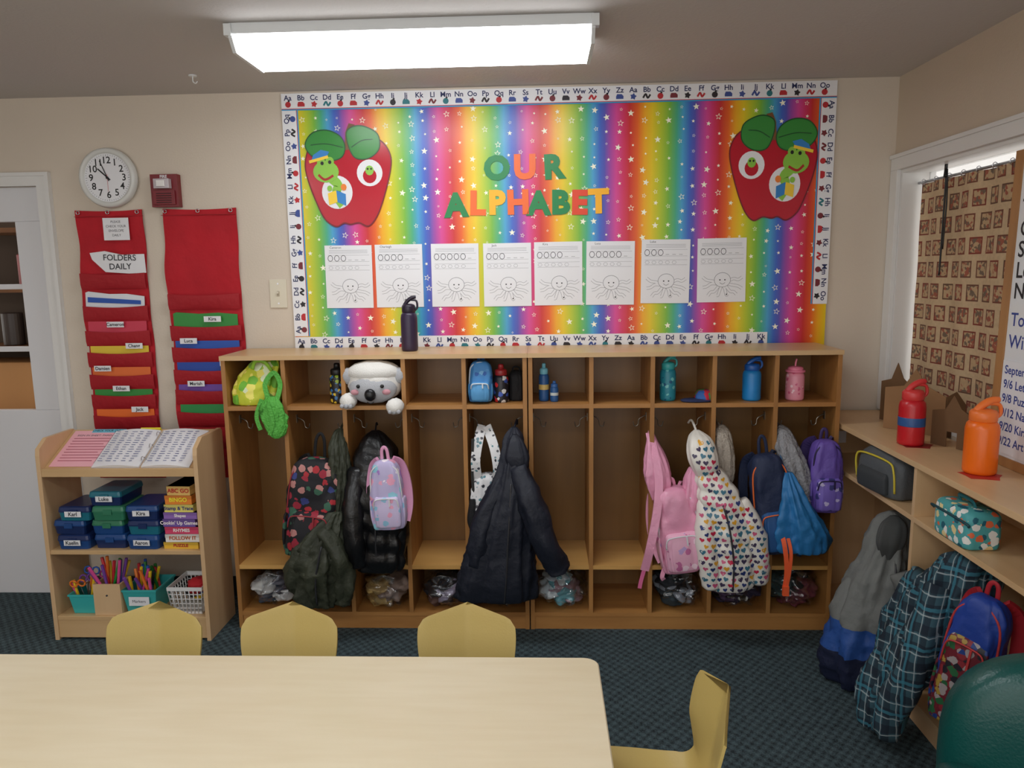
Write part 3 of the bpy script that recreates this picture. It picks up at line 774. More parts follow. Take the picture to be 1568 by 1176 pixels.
# ------------------------------------------------------------------ chairs
chy = M_("chair_mustard", (202, 177, 106), .38, bs=200, bst=.05)
def chair(x, y, rot):
    mb = MB(); mb.M = T(x, y, 0) @ RZ(rot)
    prof = [(-.30, .300), (-.295, .318), (-.26, .330), (-.18, .326), (-.09, .322), (-.045, .332), (-.02, .365), (-.008, .42), (0, .49), (.008, .55), (.016, .605)]
    wid = [.12, .135, .145, .148, .142, .130, .124, .130, .139, .142, .140]
    P = cat([(p[0], p[1], 0) for p in prof], 4); W = cat([(w, 0, 0) for w in wid], 4)
    nx = 20; R = []
    for i, p in enumerate(P):
        w = W[i].x; t = i/(len(P)-1); row = []
        for j in range(nx+1):
            u = -1+2*j/nx
            z = p.y; yy = p.x
            back = max(0, (t-.6)/.4); seat = 1-min(1, max(0, (t-.45)/.15))
            yy -= .028*abs(u)*min(1, back*2.5)
            z += .016*u*u*seat
            if back > 0:
                cut = .036*abs(u)+max(0, abs(u)-.88)/.12*.022
                z -= cut*back**2
                yy += .014*(1-abs(u))*back
            row.append(Vector((u*w, yy, z)))
        R.append(row)
    R2 = [[q+Vector((0, .006, -.006)) for q in r] for r in R]
    RR = [r+list(reversed(r2)) for r, r2 in zip(R, R2)]
    mb.rings(RR, chy, True, True)
    for s in (-1, 1):
        mb.tube([(s*.12, -.27, .31), (s*.125, -.28, .29), (s*.145, -.30, .02)], .0095, metal, 10)
        mb.tube([(s*.12, -.05, .31), (s*.125, -.04, .29), (s*.145, .02, .02)], .0095, metal, 10)
        mb.tube([(s*.12, -.27, .308), (s*.12, -.05, .308)], .0095, metal, 8, k=1)
        for yy in (-.30, .02): mb.cyl(.014, 0, .025, black, T(s*.146, yy, 0), 12)
    mb.tube([(-.12, -.16, .305), (.12, -.16, .305)], .008, metal, 8, k=1)
    o = mb.finish("child_chair"); b = o.modifiers.new("e", "EDGE_SPLIT"); b.split_angle = radians(60)
    return o
chair(-1.14, -1.40, 0); chair(-.74, -1.40, .0); chair(-.223, -1.40, 0)
chair(.395, -1.80, -pi/2)

# ------------------------------------------------------------------ teal padded chair
vin = M_("green_vinyl", (10, 74, 70), .32, bs=160, bst=.12)
vin2 = M_("green_vinyl_seam", (6, 52, 50), .4)
mb = MB()
def cushion(c, r, e=3.0, mat=vin, M=None):
    R = []
    n, m_ = 40, 24
    for i in range(m_+1):
        ph = -pi/2+pi*i/m_; ph = max(-pi/2+.03, min(pi/2-.03, ph)); row = []
        for j in range(n):
            th = 2*pi*j/n
            f = lambda v: abs(v)**(2/e)*(1 if v >= 0 else -1)
            row.append((c[0]+r[0]*f(cos(ph))*f(cos(th)), c[1]+r[1]*f(cos(ph))*f(sin(th)), c[2]+r[2]*f(sin(ph))))
        R.append(row)
    mb.rings(R, mat, True, True, M)
CM = T(1.13, -2.14, -.025) @ RZ(radians(-14))
cushion((0, 0, .30), (.27, .27, .09), M=CM)
cushion((-.0, .22, .50), (.31, .085, .26), M=CM)
cushion((-.27, 0, .36), (.07, .27, .17), M=CM); cushion((.27, 0, .36), (.07, .27, .17), M=CM)
mb.box(-.27, .27, -.24, .26, .1, .24, vin2, CM)
for a in (-.24, .24):
    for c in (-.2, .24): mb.cyl(.022, .025, .12, black, CM @ T(a, c, 0), 12)
mb.finish("padded_armchair")

# ------------------------------------------------------------------ bottles
def bottle(name, x, y, z, r, h, body, lid, style=0, band=None):
    mb = MB(); mb.M = T(x, y, z)
    bh = h*.72
    mb.lathe([(r*.85, 0), (r*.97, .004), (r, .012), (r, bh*.84), (r*.93, bh*.93), (r*.72, bh)], body, n=28)
    if band: mb.lathe([(r*1.012, bh*.42), (r*1.015, bh*.43), (r*1.015, bh*.6), (r*1.012, bh*.61)], band, n=28)
    mb.lathe([(r*.76, bh-.004), (r*.82, bh), (r*.82, bh+h*.1), (r*.72, bh+h*.13), (r*.4, bh+h*.15)], lid, n=24)
    if style == 0:
        mb.tube([(-r*.5, 0, bh+h*.12), (-r*.1, 0, bh+h*.2), (r*.45, 0, bh+h*.26), (r*.9, 0, bh+h*.27)], [r*.22, r*.25, r*.2], lid, 10)
        mb.tube([(r*.7, 0, bh+h*.02), (r*1.05, 0, bh+h*.08), (r*.95, 0, bh+h*.2), (r*.3, 0, bh+h*.22)], r*.13, lid, 8)
    elif style == 1:
        mb.tube([(0, 0, bh+h*.1), (0, 0, h*.95), (r*.1, 0, h*1.05)], r*.1, lid, 8)
        mb.lathe([(r*.9, bh-.002), (r*1.04, bh), (r*1.04, bh+h*.05), (r*.6, bh+h*.07)], lid, n=24)
    elif style == 2:
        mb.lathe([(r*.4, bh+h*.14), (r*.38, bh+h*.24), (r*.3, bh+h*.27)], lid, n=18)
    mb.finish(name)
P = lambda n, c, r=.35, **k: M_(n, c, r, **k)
bottle("purple_water_bottle", -.575, -.20, 1.2215, .036, .235, P("deep_purple", (48, 34, 62)), P("deep_purple_lid", (36, 26, 46)), 0)
SZ = 1.0045
bottle("patterned_water_bottle", -.885, -.26, SZ, .034, .175, spots("bottle_pattern", (24, 24, 28), [(160, 190, 60), (230, 200, 60), (60, 120, 180)], 50, .4, .35), black, 2)
bottle("red_black_water_bottle", -.175, -.27, SZ, .032, .165, spots("bot_red", (30, 30, 40), [(200, 40, 40), (220, 220, 220), (60, 90, 180)], 40, .4, .35), P("lid_red", (160, 40, 44)), 2, None)
bottle("small_blue_bottle", .008, -.25, SZ, .022, .165, P("blue_b", (40, 90, 150)), P("lid_cyan", (120, 190, 210)), 2, P("band_or", (220, 190, 110)))
bottle("small_blue_bottle", .052, -.27, SZ, .018, .09, P("blue_b", (0, 0, 0)), P("lid_blue", (60, 110, 180)), 2, P("band_w", (200, 210, 210)))
bottle("teal_water_bottle", .535, -.26, SZ, .034, .19, spots("bot_teal", (40, 140, 160), [(120, 200, 200), (30, 90, 130)], 40, .3, .35), P("lid_teal", (60, 170, 170)), 0)
bottle("blue_water_bottle", .885, -.27, SZ, .038, .18, P("blue_bot", (30, 130, 200)), P("lid_navy_b", (30, 90, 170)), 0)
bottle("pink_tumbler", 1.065, -.27, SZ, .038, .165, spots("bot_pink", (232, 150, 170), [(250, 210, 220), (210, 90, 130)], 50, .28, .35), P("lid_pink", (236, 130, 160)), 1)
bottle("red_water_bottle", 1.345, -.70, .9105, .045, .235, P("red_bot", (196, 30, 40), .3), P("lid_red2", (214, 60, 60)), 0, P("band_blue", (50, 90, 150)))
bottle("orange_water_bottle", 1.37, -1.09, .9105, .048, .235, P("or_bot", (240, 110, 20), .3), P("lid_or", (240, 120, 50)), 0)
bottle("black_water_bottle", 1.42, -1.38, .9105, .04, .16, black, P("lid_bl", (30, 30, 34)), 0)
mb = MB()
for x, y, c in ((1.36, -.71, (150, 40, 40)), (1.36, -1.12, (190, 50, 40)), (1.42, -1.37, (200, 50, 60))): mb.poly(starpts(0, 0, .065, .3, .75), .0003, M_("coaster%d" % int(-y*100), c, .5), T(x, y, .9101))
mb.finish("leaf_coasters")

# ------------------------------------------------------------------ soft goods
mb = MB()
yg = spots("yellow_green_print", (206, 214, 60), [(250, 240, 120), (120, 190, 60), (240, 250, 210), (150, 200, 90)], 24, .5, .6)
mb.soft([(1.006, -1.24, -.24, .07, .07), (1.012, -1.24, -.24, .092, .09), (1.07, -1.24, -.24, .092, .09), (1.13, -1.225, -.24, .082, .07), (1.185, -1.2, -.24, .06, .03), (1.195, -1.2, -.24, .05, .01)], yg, e=3.5, fold=.2, wr=.08)
mb.tube([(-1.24, -.3, 1.16), (-1.22, -.31, 1.195), (-1.18, -.31, 1.19), (-1.16, -.29, 1.15)], .008, M_("lime", (150, 200, 60), .5), 8, .4)
mb.finish("reusable_tote_bag")
mb = MB(); gm = M_("green_mesh", (90, 180, 70), .6, bs=120, bst=.6)
mb.soft([(.872, -1.125, -.372, .008, .006), (.90, -1.125, -.372, .03, .012), (.98, -1.14, -.372, .050, .012), (1.02, -1.14, -.37, .040, .012), (1.05, -1.14, -.355, .02, .01)], gm, e=2.4, fold=.5, wr=.25)
mb.ribbon([(-1.15, -.365, 1.03), (-1.17, -.35, 1.10), (-1.13, -.348, 1.15), (-1.105, -.35, 1.10), (-1.12, -.365, 1.03)], .02, .003, gm)
mb.ribbon([(-1.18, -.37, 1.04), (-1.205, -.375, .97), (-1.19, -.378, .91)], .018, .003, gm); mb.ribbon([(-1.15, -.385, 1.03), (-1.13, -.392, .95), (-1.15, -.388, .89)], .015, .003, gm)
mb.finish("green_mesh_bag")

# koala plush
fur = M_("plush_white", (236, 234, 230), .95, bs=220, bst=.35); fur2 = M_("plush_grey", (182, 184, 190), .95, bs=220, bst=.35); pinkf = M_("plush_pink", (206, 150, 160), .9)
mb = MB(); mb.M = T(-.712, -.295, 1.10)
mb.sph((0, 0, .0), (.118, .095, .088), fur, ns=.06, nf=3, n=32, m=20)
mb.sph((0, -.045, -.02), (.102, .062, .065), fur2, ns=.04, n=28, m=16)
mb.sph((0, -.015, .045), (.115, .08, .05), fur, ns=.05, n=28)
mb.sph((-.106, -.03, .03), (.030, .022, .035), fur2, ns=.1); mb.sph((.108, -.03, .03), (.030, .022, .035), fur2, ns=.1)
mb.sph((-.10, -.075, -.07), (.036, .04, .034), fur, ns=.1); mb.sph((.098, -.085, -.092), (.038, .04, .034), fur, ns=.1)
for s in (-1, 1):
    for k in range(3): mb.sph((s*.1+(k-1)*.018, -.115, -.085 if s < 0 else -.11), (.009, .007, .009), fur2)
mb.sph((0, -.107, -.04), (.024, .018, .026), M_("plush_nose", (20, 20, 24), .3))
for s in (-1, 1):
    mb.sph((s*.050, -.1, -.005), (.008, .008, .008), black); mb.sph((s*.066, -.094, -.03), (.018, .010, .012), pinkf)
mb.tube([(-.014, -.105, -.070), (0, -.106, -.076), (.014, -.105, -.070)], .002, black, 6)
mb.finish("koala_plush_toy")

def backpack(name, M, w, h, d, main, pocket, strap, zipc, loop=.05, straps=True, pocket_h=.45, legs=0.0, fold=.14):
    mb = MB(); mb.M = M
    mb.soft([(-h, 0, 0, w*.36, d*.34), (-h*.985, 0, 0, w*.45, d*.45), (-h*.9, 0, 0, w*.5, d*.5), (-h*.6, 0, 0, w*.5, d*.52), (-h*.3, 0, 0, w*.48, d*.47), (-h*.12, 0, 0, w*.42, d*.40), (-h*.03, 0, 0, w*.30, d*.30), (0, 0, .0, w*.16, d*.16)], main, e=3.4, fold=fold, ff=1.6, fz=9, wr=.04, seed=w*31)
    ph = h*pocket_h
    mb.soft([(-h*.95, 0, -d*.45, w*.32, d*.12), (-h*.92, 0, -d*.47, w*.39, d*.2), (-h*.95+ph*.5, 0, -d*.48, w*.41, d*.22), (-h*.95+ph*.9, 0, -d*.45, w*.38, d*.18), (-h*.95+ph, 0, -d*.42, w*.30, d*.08)], pocket, e=3.4, fold=fold, wr=.04, seed=3)
    zt = -h*.95+ph
    mb.tube([(-w*.38, -d*.60, zt-ph*.35), (-w*.34, -d*.66, zt-ph*.12), (-w*.2, -d*.66, zt-ph*.06), (w*.2, -d*.66, zt-ph*.06), (w*.34, -d*.66, zt-ph*.12), (w*.38, -d*.6, zt-ph*.35)], .0028, zipc, 6)
    arch = [(-w*.47, -d*.28, -h*.62), (-w*.455, -d*.30, -h*.35), (-w*.37, -d*.30, -h*.13), (0, -d*.26, -h*.035), (w*.37, -d*.30, -h*.13), (w*.455, -d*.30, -h*.35), (w*.47, -d*.28, -h*.62)]
    mb.tube(arch, .0035, zipc, 6)
    mb.box(w*.1, w*.1+.006, -d*.72, -d*.68, zt-ph*.3, zt-ph*.06, zipc)
    mb.tube([(-w*.1, d*.25, -h*.04), (-w*.08, d*.2, loop*.7), (0, d*.2, loop), (w*.08, d*.2, loop*.7), (w*.1, d*.25, -h*.04)], .007, strap, 8, .4)
    if straps:
        for s in (-1, 1):
            mb.ribbon([(s*w*.2, d*.3, -h*.03), (s*w*.42, d*.62, -h*.12), (s*w*.56, d*.62, -h*.4), (s*w*.57, d*.5, -h*.7), (s*w*.46, d*.3, -h*.93)], .038, .012, strap)
        if legs:
            for s in (-1, 1): mb.ribbon([(s*w*.42, -d*.1, -h*.92), (s*w*.55, -d*.25, -h*1.02), (s*w*.52, -d*.2, -h*1.02-legs)], .018, .003, strap)
    for s in (-1, 1):
        mb.soft([(-h*.95, s*w*.47, 0, w*.03, d*.3), (-h*.8, s*w*.5, 0, w*.055, d*.38), (-h*.6, s*w*.5, 0, w*.05, d*.36), (-h*.55, s*w*.485, 0, w*.03, d*.33)], pocket, e=2.6)
    return mb.finish(name)

bluep = spots("blue_print_pack", (70, 140, 205), [(120, 180, 225), (50, 100, 180)], 30, .3, .6)
backpack("small_blue_backpack", T(-.262, -.27, 1.185), .098, .175, .10, bluep, M_("blue_pk2", (90, 160, 215), .6), M_("blue_strap", (60, 120, 190), .6), M_("zip_w", (220, 225, 230), .5), loop=.01, straps=False)
mb = MB(); mb.M = T(-.112, -.20, SZ)
mb.soft([(0, 0, 0, .027, .05), (.01, 0, 0, .032, .058), (.07, 0, 0, .032, .058), (.11, 0, 0, .03, .05), (.125, 0, 0, .02, .03)], dark, e=4, fold=.08, wr=.04)
mb.tube([(-.015, 0, .12), (-.012, 0, .14), (.012, 0, .14), (.015, 0, .12)], .004, dark, 6); mb.finish("dark_lunch_pouch")
mb = MB(); cm = spots("cap_multi", (190, 40, 60), [(230, 150, 40), (40, 90, 160), (60, 150, 90)], 25, .6, .7)
mb.soft([(SZ+.001, .69, -.27, .045, .05), (SZ+.02, .69, -.27, .044, .048), (SZ+.042, .69, -.265, .03, .03), (SZ+.046, .69, -.265, .008, .008)], cm, e=2, fold=.15)
mb.soft([(SZ+.001, .65, -.30, .065, .03), (SZ+.007, .65, -.30, .07, .034), (SZ+.012, .65, -.295, .055, .025)], M_("cap_brim", (40, 50, 90), .7), e=2.2, fold=.08)
mb.finish("baseball_cap")

# --- hanging items ---
zipm = M_("zip_dark", (50, 50, 54), .4); zipl = M_("zip_light", (225, 225, 230), .4)
floral = spots("floral_black", (26, 26, 32), [(176, 44, 54), (60, 104, 84), (190, 130, 126), (56, 66, 130), (160, 40, 60)], 26, .45, .7)
backpack("floral_backpack", T(-.965, -.345, .78) @ RY(radians(6)), .225, .44, .15, floral, floral, M_("strap_black", (24, 24, 28), .8), M_("zip_red", (160, 50, 60), .5), loop=.10, fold=.25)
olive = M_("olive_cloth", (54, 58, 44), .6, bs=45, bst=.5, var=.2)
mb = MB()
mb.soft([(.15, -.955, -.435, .05, .03), (.165, -.955, -.435, .085, .045), (.24, -.965, -.44, .095, .055), (.33, -.96, -.44, .095, .055), (.42, -.93, -.44, .085, .05), (.5, -.90, -.42, .055, .045), (.56, -.875, -.40, .03, .03)], olive, e=2.2, fold=.75, ff=3.2, fz=5, wr=.25, seed=2)
mb.tube([(-.93, -.45, .5), (-.86, -.46, .38), (-.845, -.45, .24), (-.86, -.44, .17)], [.03, .04, .038, .034], olive, 20, ns=.6, seed=4)
mb.tube([(-.99, -.44, .44), (-1.05, -.46, .34), (-1.055, -.45, .24)], [.03, .038, .034], olive, 20, ns=.6, seed=6)
mb.tube([(-.955, -.49, .18), (-.95, -.505, .3), (-.92, -.50, .44)], .004, zipm, 6)
mb.soft([(.55, -.875, -.38, .015, .02), (.62, -.868, -.37, .035, .035), (.72, -.862, -.36, .04, .045), (.8, -.865, -.35, .038, .045), (.88, -.87, -.33, .022, .03), (.9, -.87, -.31, .008, .01)], olive, e=2.2, fold=.6, wr=.25, seed=8)
mb.tube([(-.87, -.3, .9), (-.865, -.26, .915), (-.86, -.23, .90)], .004, olive, 6)
mb.finish("olive_jacket")

blk = M_("black_puffer_nylon", (16, 16, 19), .33, bs=35, bst=.35)
def coat(body, mat, sleeves=(), hood=None, zipper=None, **k):
    mb = MB(); mb.soft(body, mat, **k)
    for (pts, rad, kw) in sleeves: mb.tube(pts, rad, kw.pop('mat', mat), 20, **kw)
    if hood: mb.soft(hood, mat, **{**k, 'puff': 0, 'seed': 9})
    if zipper: mb.tube(zipper, .004, zipm, 6)
    return mb
mb = coat([(.298, -.70, -.40, .06, .03), (.315, -.70, -.40, .10, .06), (.42, -.70, -.385, .112, .08), (.56, -.705, -.37, .112, .085), (.7, -.71, -.34, .1, .08), (.8, -.72, -.31, .08, .06), (.86, -.725, -.29, .045, .035), (.885, -.725, -.28, .015, .01)], blk,
     sleeves=[([(-.79, -.36, .74), (-.80, -.42, .58), (-.79, -.44, .42), (-.775, -.43, .33)], [.035, .045, .045, .035], dict(puff=.25, pn=7, ns=.2)), ([(-.62, -.35, .74), (-.60, -.39, .58), (-.612, -.40, .4)], [.03, .035, .03], dict(puff=.25, pn=7, ns=.2, seed=3))],
     zipper=[(-.70, -.44, .31), (-.70, -.468, .42), (-.70, -.46, .55), (-.71, -.425, .7)], fold=.2, wr=.05, puff=.13, pstep=.08, e=2.4)
mb.tube([(-.725, -.28, .875), (-.725, -.25, .91), (-.725, -.235, .9)], .004, blk, 6)
mb.finish("black_puffer_coat")
uni = spots("pastel_unicorn", (196, 186, 226), [(240, 170, 200), (150, 210, 230), (250, 240, 250), (170, 130, 210)], 24, .42, .45)
backpack("pastel_backpack", T(-.65, -.465, .80) @ RY(radians(-3)), .135, .29, .075, uni, spots("pastel_pocket", (214, 200, 236), [(240, 170, 200), (150, 200, 230)], 30, .34, .45), M_("pastel_pink", (226, 160, 196), .5), zipl, loop=.05)

wpat = spots("white_dino_print", (226, 226, 228), [(50, 54, 64), (90, 140, 150), (90, 90, 96), (120, 150, 160)], 55, .36, .7)
mb = MB()
mb.soft([(.42, -.255, -.31, .03, .03), (.44, -.255, -.31, .055, .05), (.52, -.25, -.31, .062, .06), (.62, -.245, -.31, .06, .055), (.68, -.24, -.31, .05, .04), (.70, -.235, -.31, .02, .02)], wpat, e=3, fold=.25, wr=.1, seed=5)
mb.ribbon([(-.275, -.33, .66), (-.285, -.35, .76), (-.27, -.32, .86), (-.26, -.27, .9)], .04, .01, wpat); mb.ribbon([(-.21, -.33, .64), (-.19, -.36, .72), (-.205, -.34, .82), (-.24, -.28, .9)], .04, .01, wpat)
mb.ribbon([(-.295, -.345, .86), (-.30, -.35, .7), (-.29, -.36, .52)], .012, .003, black); mb.tube([(-.27, -.3, .68), (-.27, -.32, .62), (-.24, -.37, .6)], .006, black, 6)
mb.soft([(.45, -.3, -.34, .012, .03), (.5, -.305, -.34, .022, .035), (.56, -.3, -.34, .02, .035), (.6, -.3, -.34, .012, .03)], dark, e=2.5)
mb.finish("patterned_drawstring_backpack")

navy = M_("navy_coat_cloth", (22, 27, 42), .6, bs=50, bst=.3)
mb = coat([(.178, -.20, -.43, .10, .03), (.19, -.20, -.43, .16, .055), (.28, -.19, -.435, .158, .068), (.40, -.175, -.43, .14, .07), (.52, -.158, -.43, .118, .07), (.64, -.14, -.42, .09, .065), (.74, -.13, -.405, .06, .055), (.82, -.125, -.39, .045, .045), (.88, -.122, -.37, .036, .035), (.91, -.12, -.35, .012, .012)], navy,
     sleeves=[([(-.10, -.44, .76), (-.055, -.485, .64), (-.01, -.49, .5), (.045, -.47, .37), (.06, -.46, .325)], [.035, .052, .054, .05, .045], dict(ns=.3)), ([(-.17, -.42, .7), (-.24, -.45, .56), (-.27, -.455, .42), (-.275, -.45, .34)], [.03, .045, .045, .04], dict(ns=.3, seed=5))],
     zipper=[(-.165, -.492, .19), (-.155, -.507, .3), (-.142, -.505, .5), (-.13, -.478, .7)], fold=.32, ff=3.4, fz=2.0, wr=.07, e=2.2)
mb.tube([(-.12, -.34, .9), (-.11, -.27, .925), (-.11, -.235, .9)], .005, navy, 6)
mb.soft([(.74, -.10, -.44, .03, .01), (.8, -.105, -.44, .045, .018), (.86, -.11, -.425, .03, .015), (.89, -.115, -.40, .01, .01)], navy, e=2.2, fold=.2)
mb.finish("navy_winter_coat")

pink = M_("pink_satin", (232, 160, 190), .35, bs=30, bst=.4, var=.08); pink2 = spots("pink_unicorn_pocket", (236, 178, 204), [(250, 220, 235), (200, 110, 160), (190, 160, 210)], 26, .34, .4)
backpack("pink_backpack", T(.535, -.39, .66) @ RY(radians(-9)), .175, .36, .13, pink, pink2, pink, zipl, loop=.03, legs=.02, fold=.2)
mb = MB()
mb.ribbon([(.455, -.30, .87), (.465, -.36, .80), (.48, -.40, .70), (.47, -.44, .58), (.44, -.46, .42), (.42, -.45, .32)], .034, .01, pink)
mb.ribbon([(.42, -.45, .33), (.405, -.45, .27), (.40, -.45, .24)], .016, .003, M_("pink_hot", (226, 110, 160), .5))
mb.soft([(.60, .49, -.36, .03, .03), (.68, .485, -.36, .05, .04), (.76, .475, -.35, .042, .035), (.84, .462, -.32, .02, .02), (.88, .458, -.29, .008, .008)], pink, e=2.3, fold=.4, wr=.1)
mb.soft([(.55, .61, -.40, .03, .03), (.62, .625, -.40, .045, .04), (.70, .63, -.39, .04, .035), (.74, .625, -.38, .015, .02)], pink, e=2.3, fold=.3, wr=.1, seed=3)
mb.finish("pink_rain_jacket")

heart = M_("heart_print_nylon", (234, 230, 222), .35, bs=40, bst=.15)
mb = coat([(.245, .765, -.46, .05, .03), (.258, .765, -.46, .09, .055), (.36, .765, -.455, .098, .065), (.48, .75, -.45, .10, .07), (.60, .73, -.445, .092, .065), (.68, .705, -.43, .075, .06), (.74, .685, -.42, .05, .045), (.76, .68, -.41, .02, .02)], heart,
     sleeves=[([(.80, -.45, .62), (.855, -.465, .5), (.885, -.46, .36), (.89, -.45, .27)], [.035, .046, .044, .036], dict(puff=.16, pn=6, ns=.1)), ([(.665, -.45, .62), (.66, -.48, .48), (.68, -.485, .34), (.69, -.48, .26)], [.032, .042, .042, .036], dict(puff=.16, pn=6, ns=.1))],
     hood=[(.70, .67, -.42, .03, .03), (.76, .66, -.425, .055, .055), (.82, .65, -.41, .06, .06), (.87, .645, -.385, .045, .045), (.895, .64, -.36, .012, .012)],
     zipper=[(.765, -.525, .26), (.765, -.532, .38), (.745, -.532, .52), (.72, -.515, .62)], fold=.14, puff=.14, pstep=.065, e=2.2, wr=.04)
mb.tube([(.64, -.355, .89), (.635, -.28, .92), (.63, -.235, .9)], .005, heart, 6)
bvh = BVHTree.FromPolygons(mb.v, mb.f)
random.seed(5)
hcols = [M_("heart_%d" % i, c, .4) for i, c in enumerate([(196, 40, 76), (44, 60, 120), (230, 168, 50), (60, 116, 140), (206, 90, 130), (70, 60, 90)])]
hz = .26; row = 0
while hz < .89:
    hx = .60+(.014 if row % 2 else 0)
    while hx < .95:
        cx_, cz_, sz, rt = hx+random.uniform(-.003, .003), hz+random.uniform(-.003, .003), random.uniform(.009, .0125), random.uniform(-.5, .5)
        pts = []
        for k in range(16):
            t_ = 2*pi*k/16; a_ = .95*sin(t_)**3; b_ = (13*cos(t_)-5*cos(2*t_)-2*cos(3*t_)-cos(4*t_))/16
            pts.append((cx_+sz*(a_*cos(rt)-b_*sin(rt)), cz_+sz*(a_*sin(rt)+b_*cos(rt))))
        H3 = []
        for p_ in pts+[(cx_, cz_)]:
            hit = bvh.ray_cast(Vector((p_[0], -1, p_[1])), Vector((0, 1, 0)), 2)
            if hit[0] is None: break
            H3.append(Vector((hit[0].x, hit[0].y-.0012, hit[0].z)))
        if len(H3) == 17 and max(q.y for q in H3)-min(q.y for q in H3) < .03:
            mb.add(H3, [(k, 16, (k+1) % 16) for k in range(16)], random.choice(hcols), True)
        hx += .028
    hz += .024; row += 1
mb.finish("heart_puffer_coat")
beige = M_("beige_fleece", (176, 166, 154), .95, bs=80, bst=1.0)
mb = MB(); mb.soft([(.66, .775, -.33, .02, .02), (.70, .77, -.33, .035, .04), (.8, .765, -.32, .036, .045), (.87, .76, -.3, .03, .035), (.9, .76, -.28, .01, .01)], beige, e=2.3, fold=.3, wr=.15)
mb.tube([(.76, -.28, .89), (.755, -.24, .9)], .004, beige, 6); mb.finish("beige_fleece_hat")
nvb = M_("navy_pack", (28, 40, 72), .65, bs=50, bst=.3)
backpack("navy_backpack", T(.915, -.39, .80) @ RY(radians(-8)), .16, .42, .12, nvb, M_("blue_pack_pocket", (36, 84, 140), .6), nvb, M_("zip_orange", (236, 110, 50), .5), loop=.07, pocket_h=.4, legs=.02, fold=.2)
grf = M_("grey_fleece", (150, 150, 154), .95, bs=90, bst=1.0)
mb = coat([(.52, 1.08, -.36, .02, .03), (.54, 1.08, -.36, .045, .05), (.64, 1.07, -.36, .055, .06), (.74, 1.045, -.355, .05, .06), (.82, 1.02, -.34, .042, .05), (.88, 1.01, -.31, .025, .03), (.9, 1.005, -.29, .008, .01)], grf, fold=.35, wr=.2, e=2.3)
mb.tube([(1.005, -.29, .895), (1.005, -.24, .9)], .004, grf, 6)
mb.finish("grey_fleece_jacket")
purp = M_("purple_pack", (104, 80, 170), .5, bs=50, bst=.3)
backpack("purple_backpack", T(1.165, -.375, .855), .125, .30, .11, purp, spots("purple_pocket", (120, 100, 190), [(60, 60, 120), (200, 190, 230)], 30, .35, .5), M_("strap_purple", (60, 44, 100), .6), M_("zip_dkp", (40, 30, 70), .5), loop=.04)
blj = M_("blue_jacket", (40, 116, 176), .5, bs=30, bst=.4)
mb = coat([(.40, 1.06, -.45, .05, .03), (.415, 1.06, -.45, .085, .05), (.5, 1.05, -.45, .085, .055), (.6, 1.025, -.45, .055, .045), (.68, 1.005, -.44, .035, .035), (.73, 1.0, -.42, .015, .015)], blj, fold=.55, ff=3.2, wr=.15, e=2.3)
mb.tube([(1.0, -.42, .72), (.985, -.33, .82), (.99, -.24, .9)], .005, blj, 6)
mb.finish("blue_jacket")
mb = MB(); orm = M_("orange_strap", (240, 96, 50), .5)
mb.ribbon([(.965, -.47, .50), (.975, -.50, .44), (.985, -.505, .34), (.98, -.50, .26)], .018, .003, orm); mb.ribbon([(.985, -.47, .50), (1.0, -.50, .42), (.995, -.505, .33), (.985, -.504, .26)], .014, .003, orm)
mb.box(.972, .996, -.512, -.498, .235, .275, orm); mb.finish("orange_lanyard")

# plastic bags of clothes
film = plastic_film("plastic_bag_film")
def pbag(x, w, h, cols, seed, y=-.2):
    random.seed(seed); mb = MB()
    zb = .079
    nb = len(cols)*2
    for i in range(nb):
        c = cols[i % len(cols)]
        fx = x-w*.24+w*.48*random.random(); fz = zb+h*(.22+.5*i/nb)
        mb.sph((fx, y+random.uniform(-.03, .02), fz), (w*.27, .085, h*.22), M_("clothes_%d%d%d" % c, c, .85, bs=30, bst=.12, var=.12), ns=.55, nf=1.8, seed=seed*3+i, n=36, m=20)
    mb.sph((x, y-.01, zb+h*.47), (w*.49, .125, h*.46), film, ns=.35, nf=3.0, seed=seed+9, n=56, m=36)
    mb.tube([(x-w*.25, y-.08, zb+h*.75), (x-w*.05, y-.1, zb+h*.98), (x+w*.15, y-.09, zb+h*.8)], [.02, .006, .018], film, 12, .3, ns=.6)
    mb.finish("plastic_bag_of_clothes")
pbag(-1.22, .21, .16, [(60, 70, 86), (196, 196, 194), (90, 90, 100)], 1)
pbag(-.95, .20, .13, [(60, 90, 90), (90, 70, 110)], 2)
pbag(-.70, .22, .16, [(186, 156, 96), (196, 166, 112), (150, 130, 120)], 3, -.22)
pbag(-.44, .21, .15, [(90, 64, 56), (160, 150, 170), (40, 40, 46)], 4)
pbag(-.185, .21, .13, [(50, 60, 60), (90, 80, 70)], 5)
pbag(.085, .22, .18, [(160, 130, 140), (110, 170, 180), (200, 210, 214)], 6, -.22)
pbag(.60, .20, .17, [(50, 60, 66), (150, 156, 166), (40, 44, 50)], 7)
pbag(.85, .21, .16, [(50, 40, 64), (30, 30, 36), (80, 60, 90)], 8)
pbag(1.10, .22, .18, [(110, 50, 60), (34, 40, 44), (60, 80, 80)], 9)

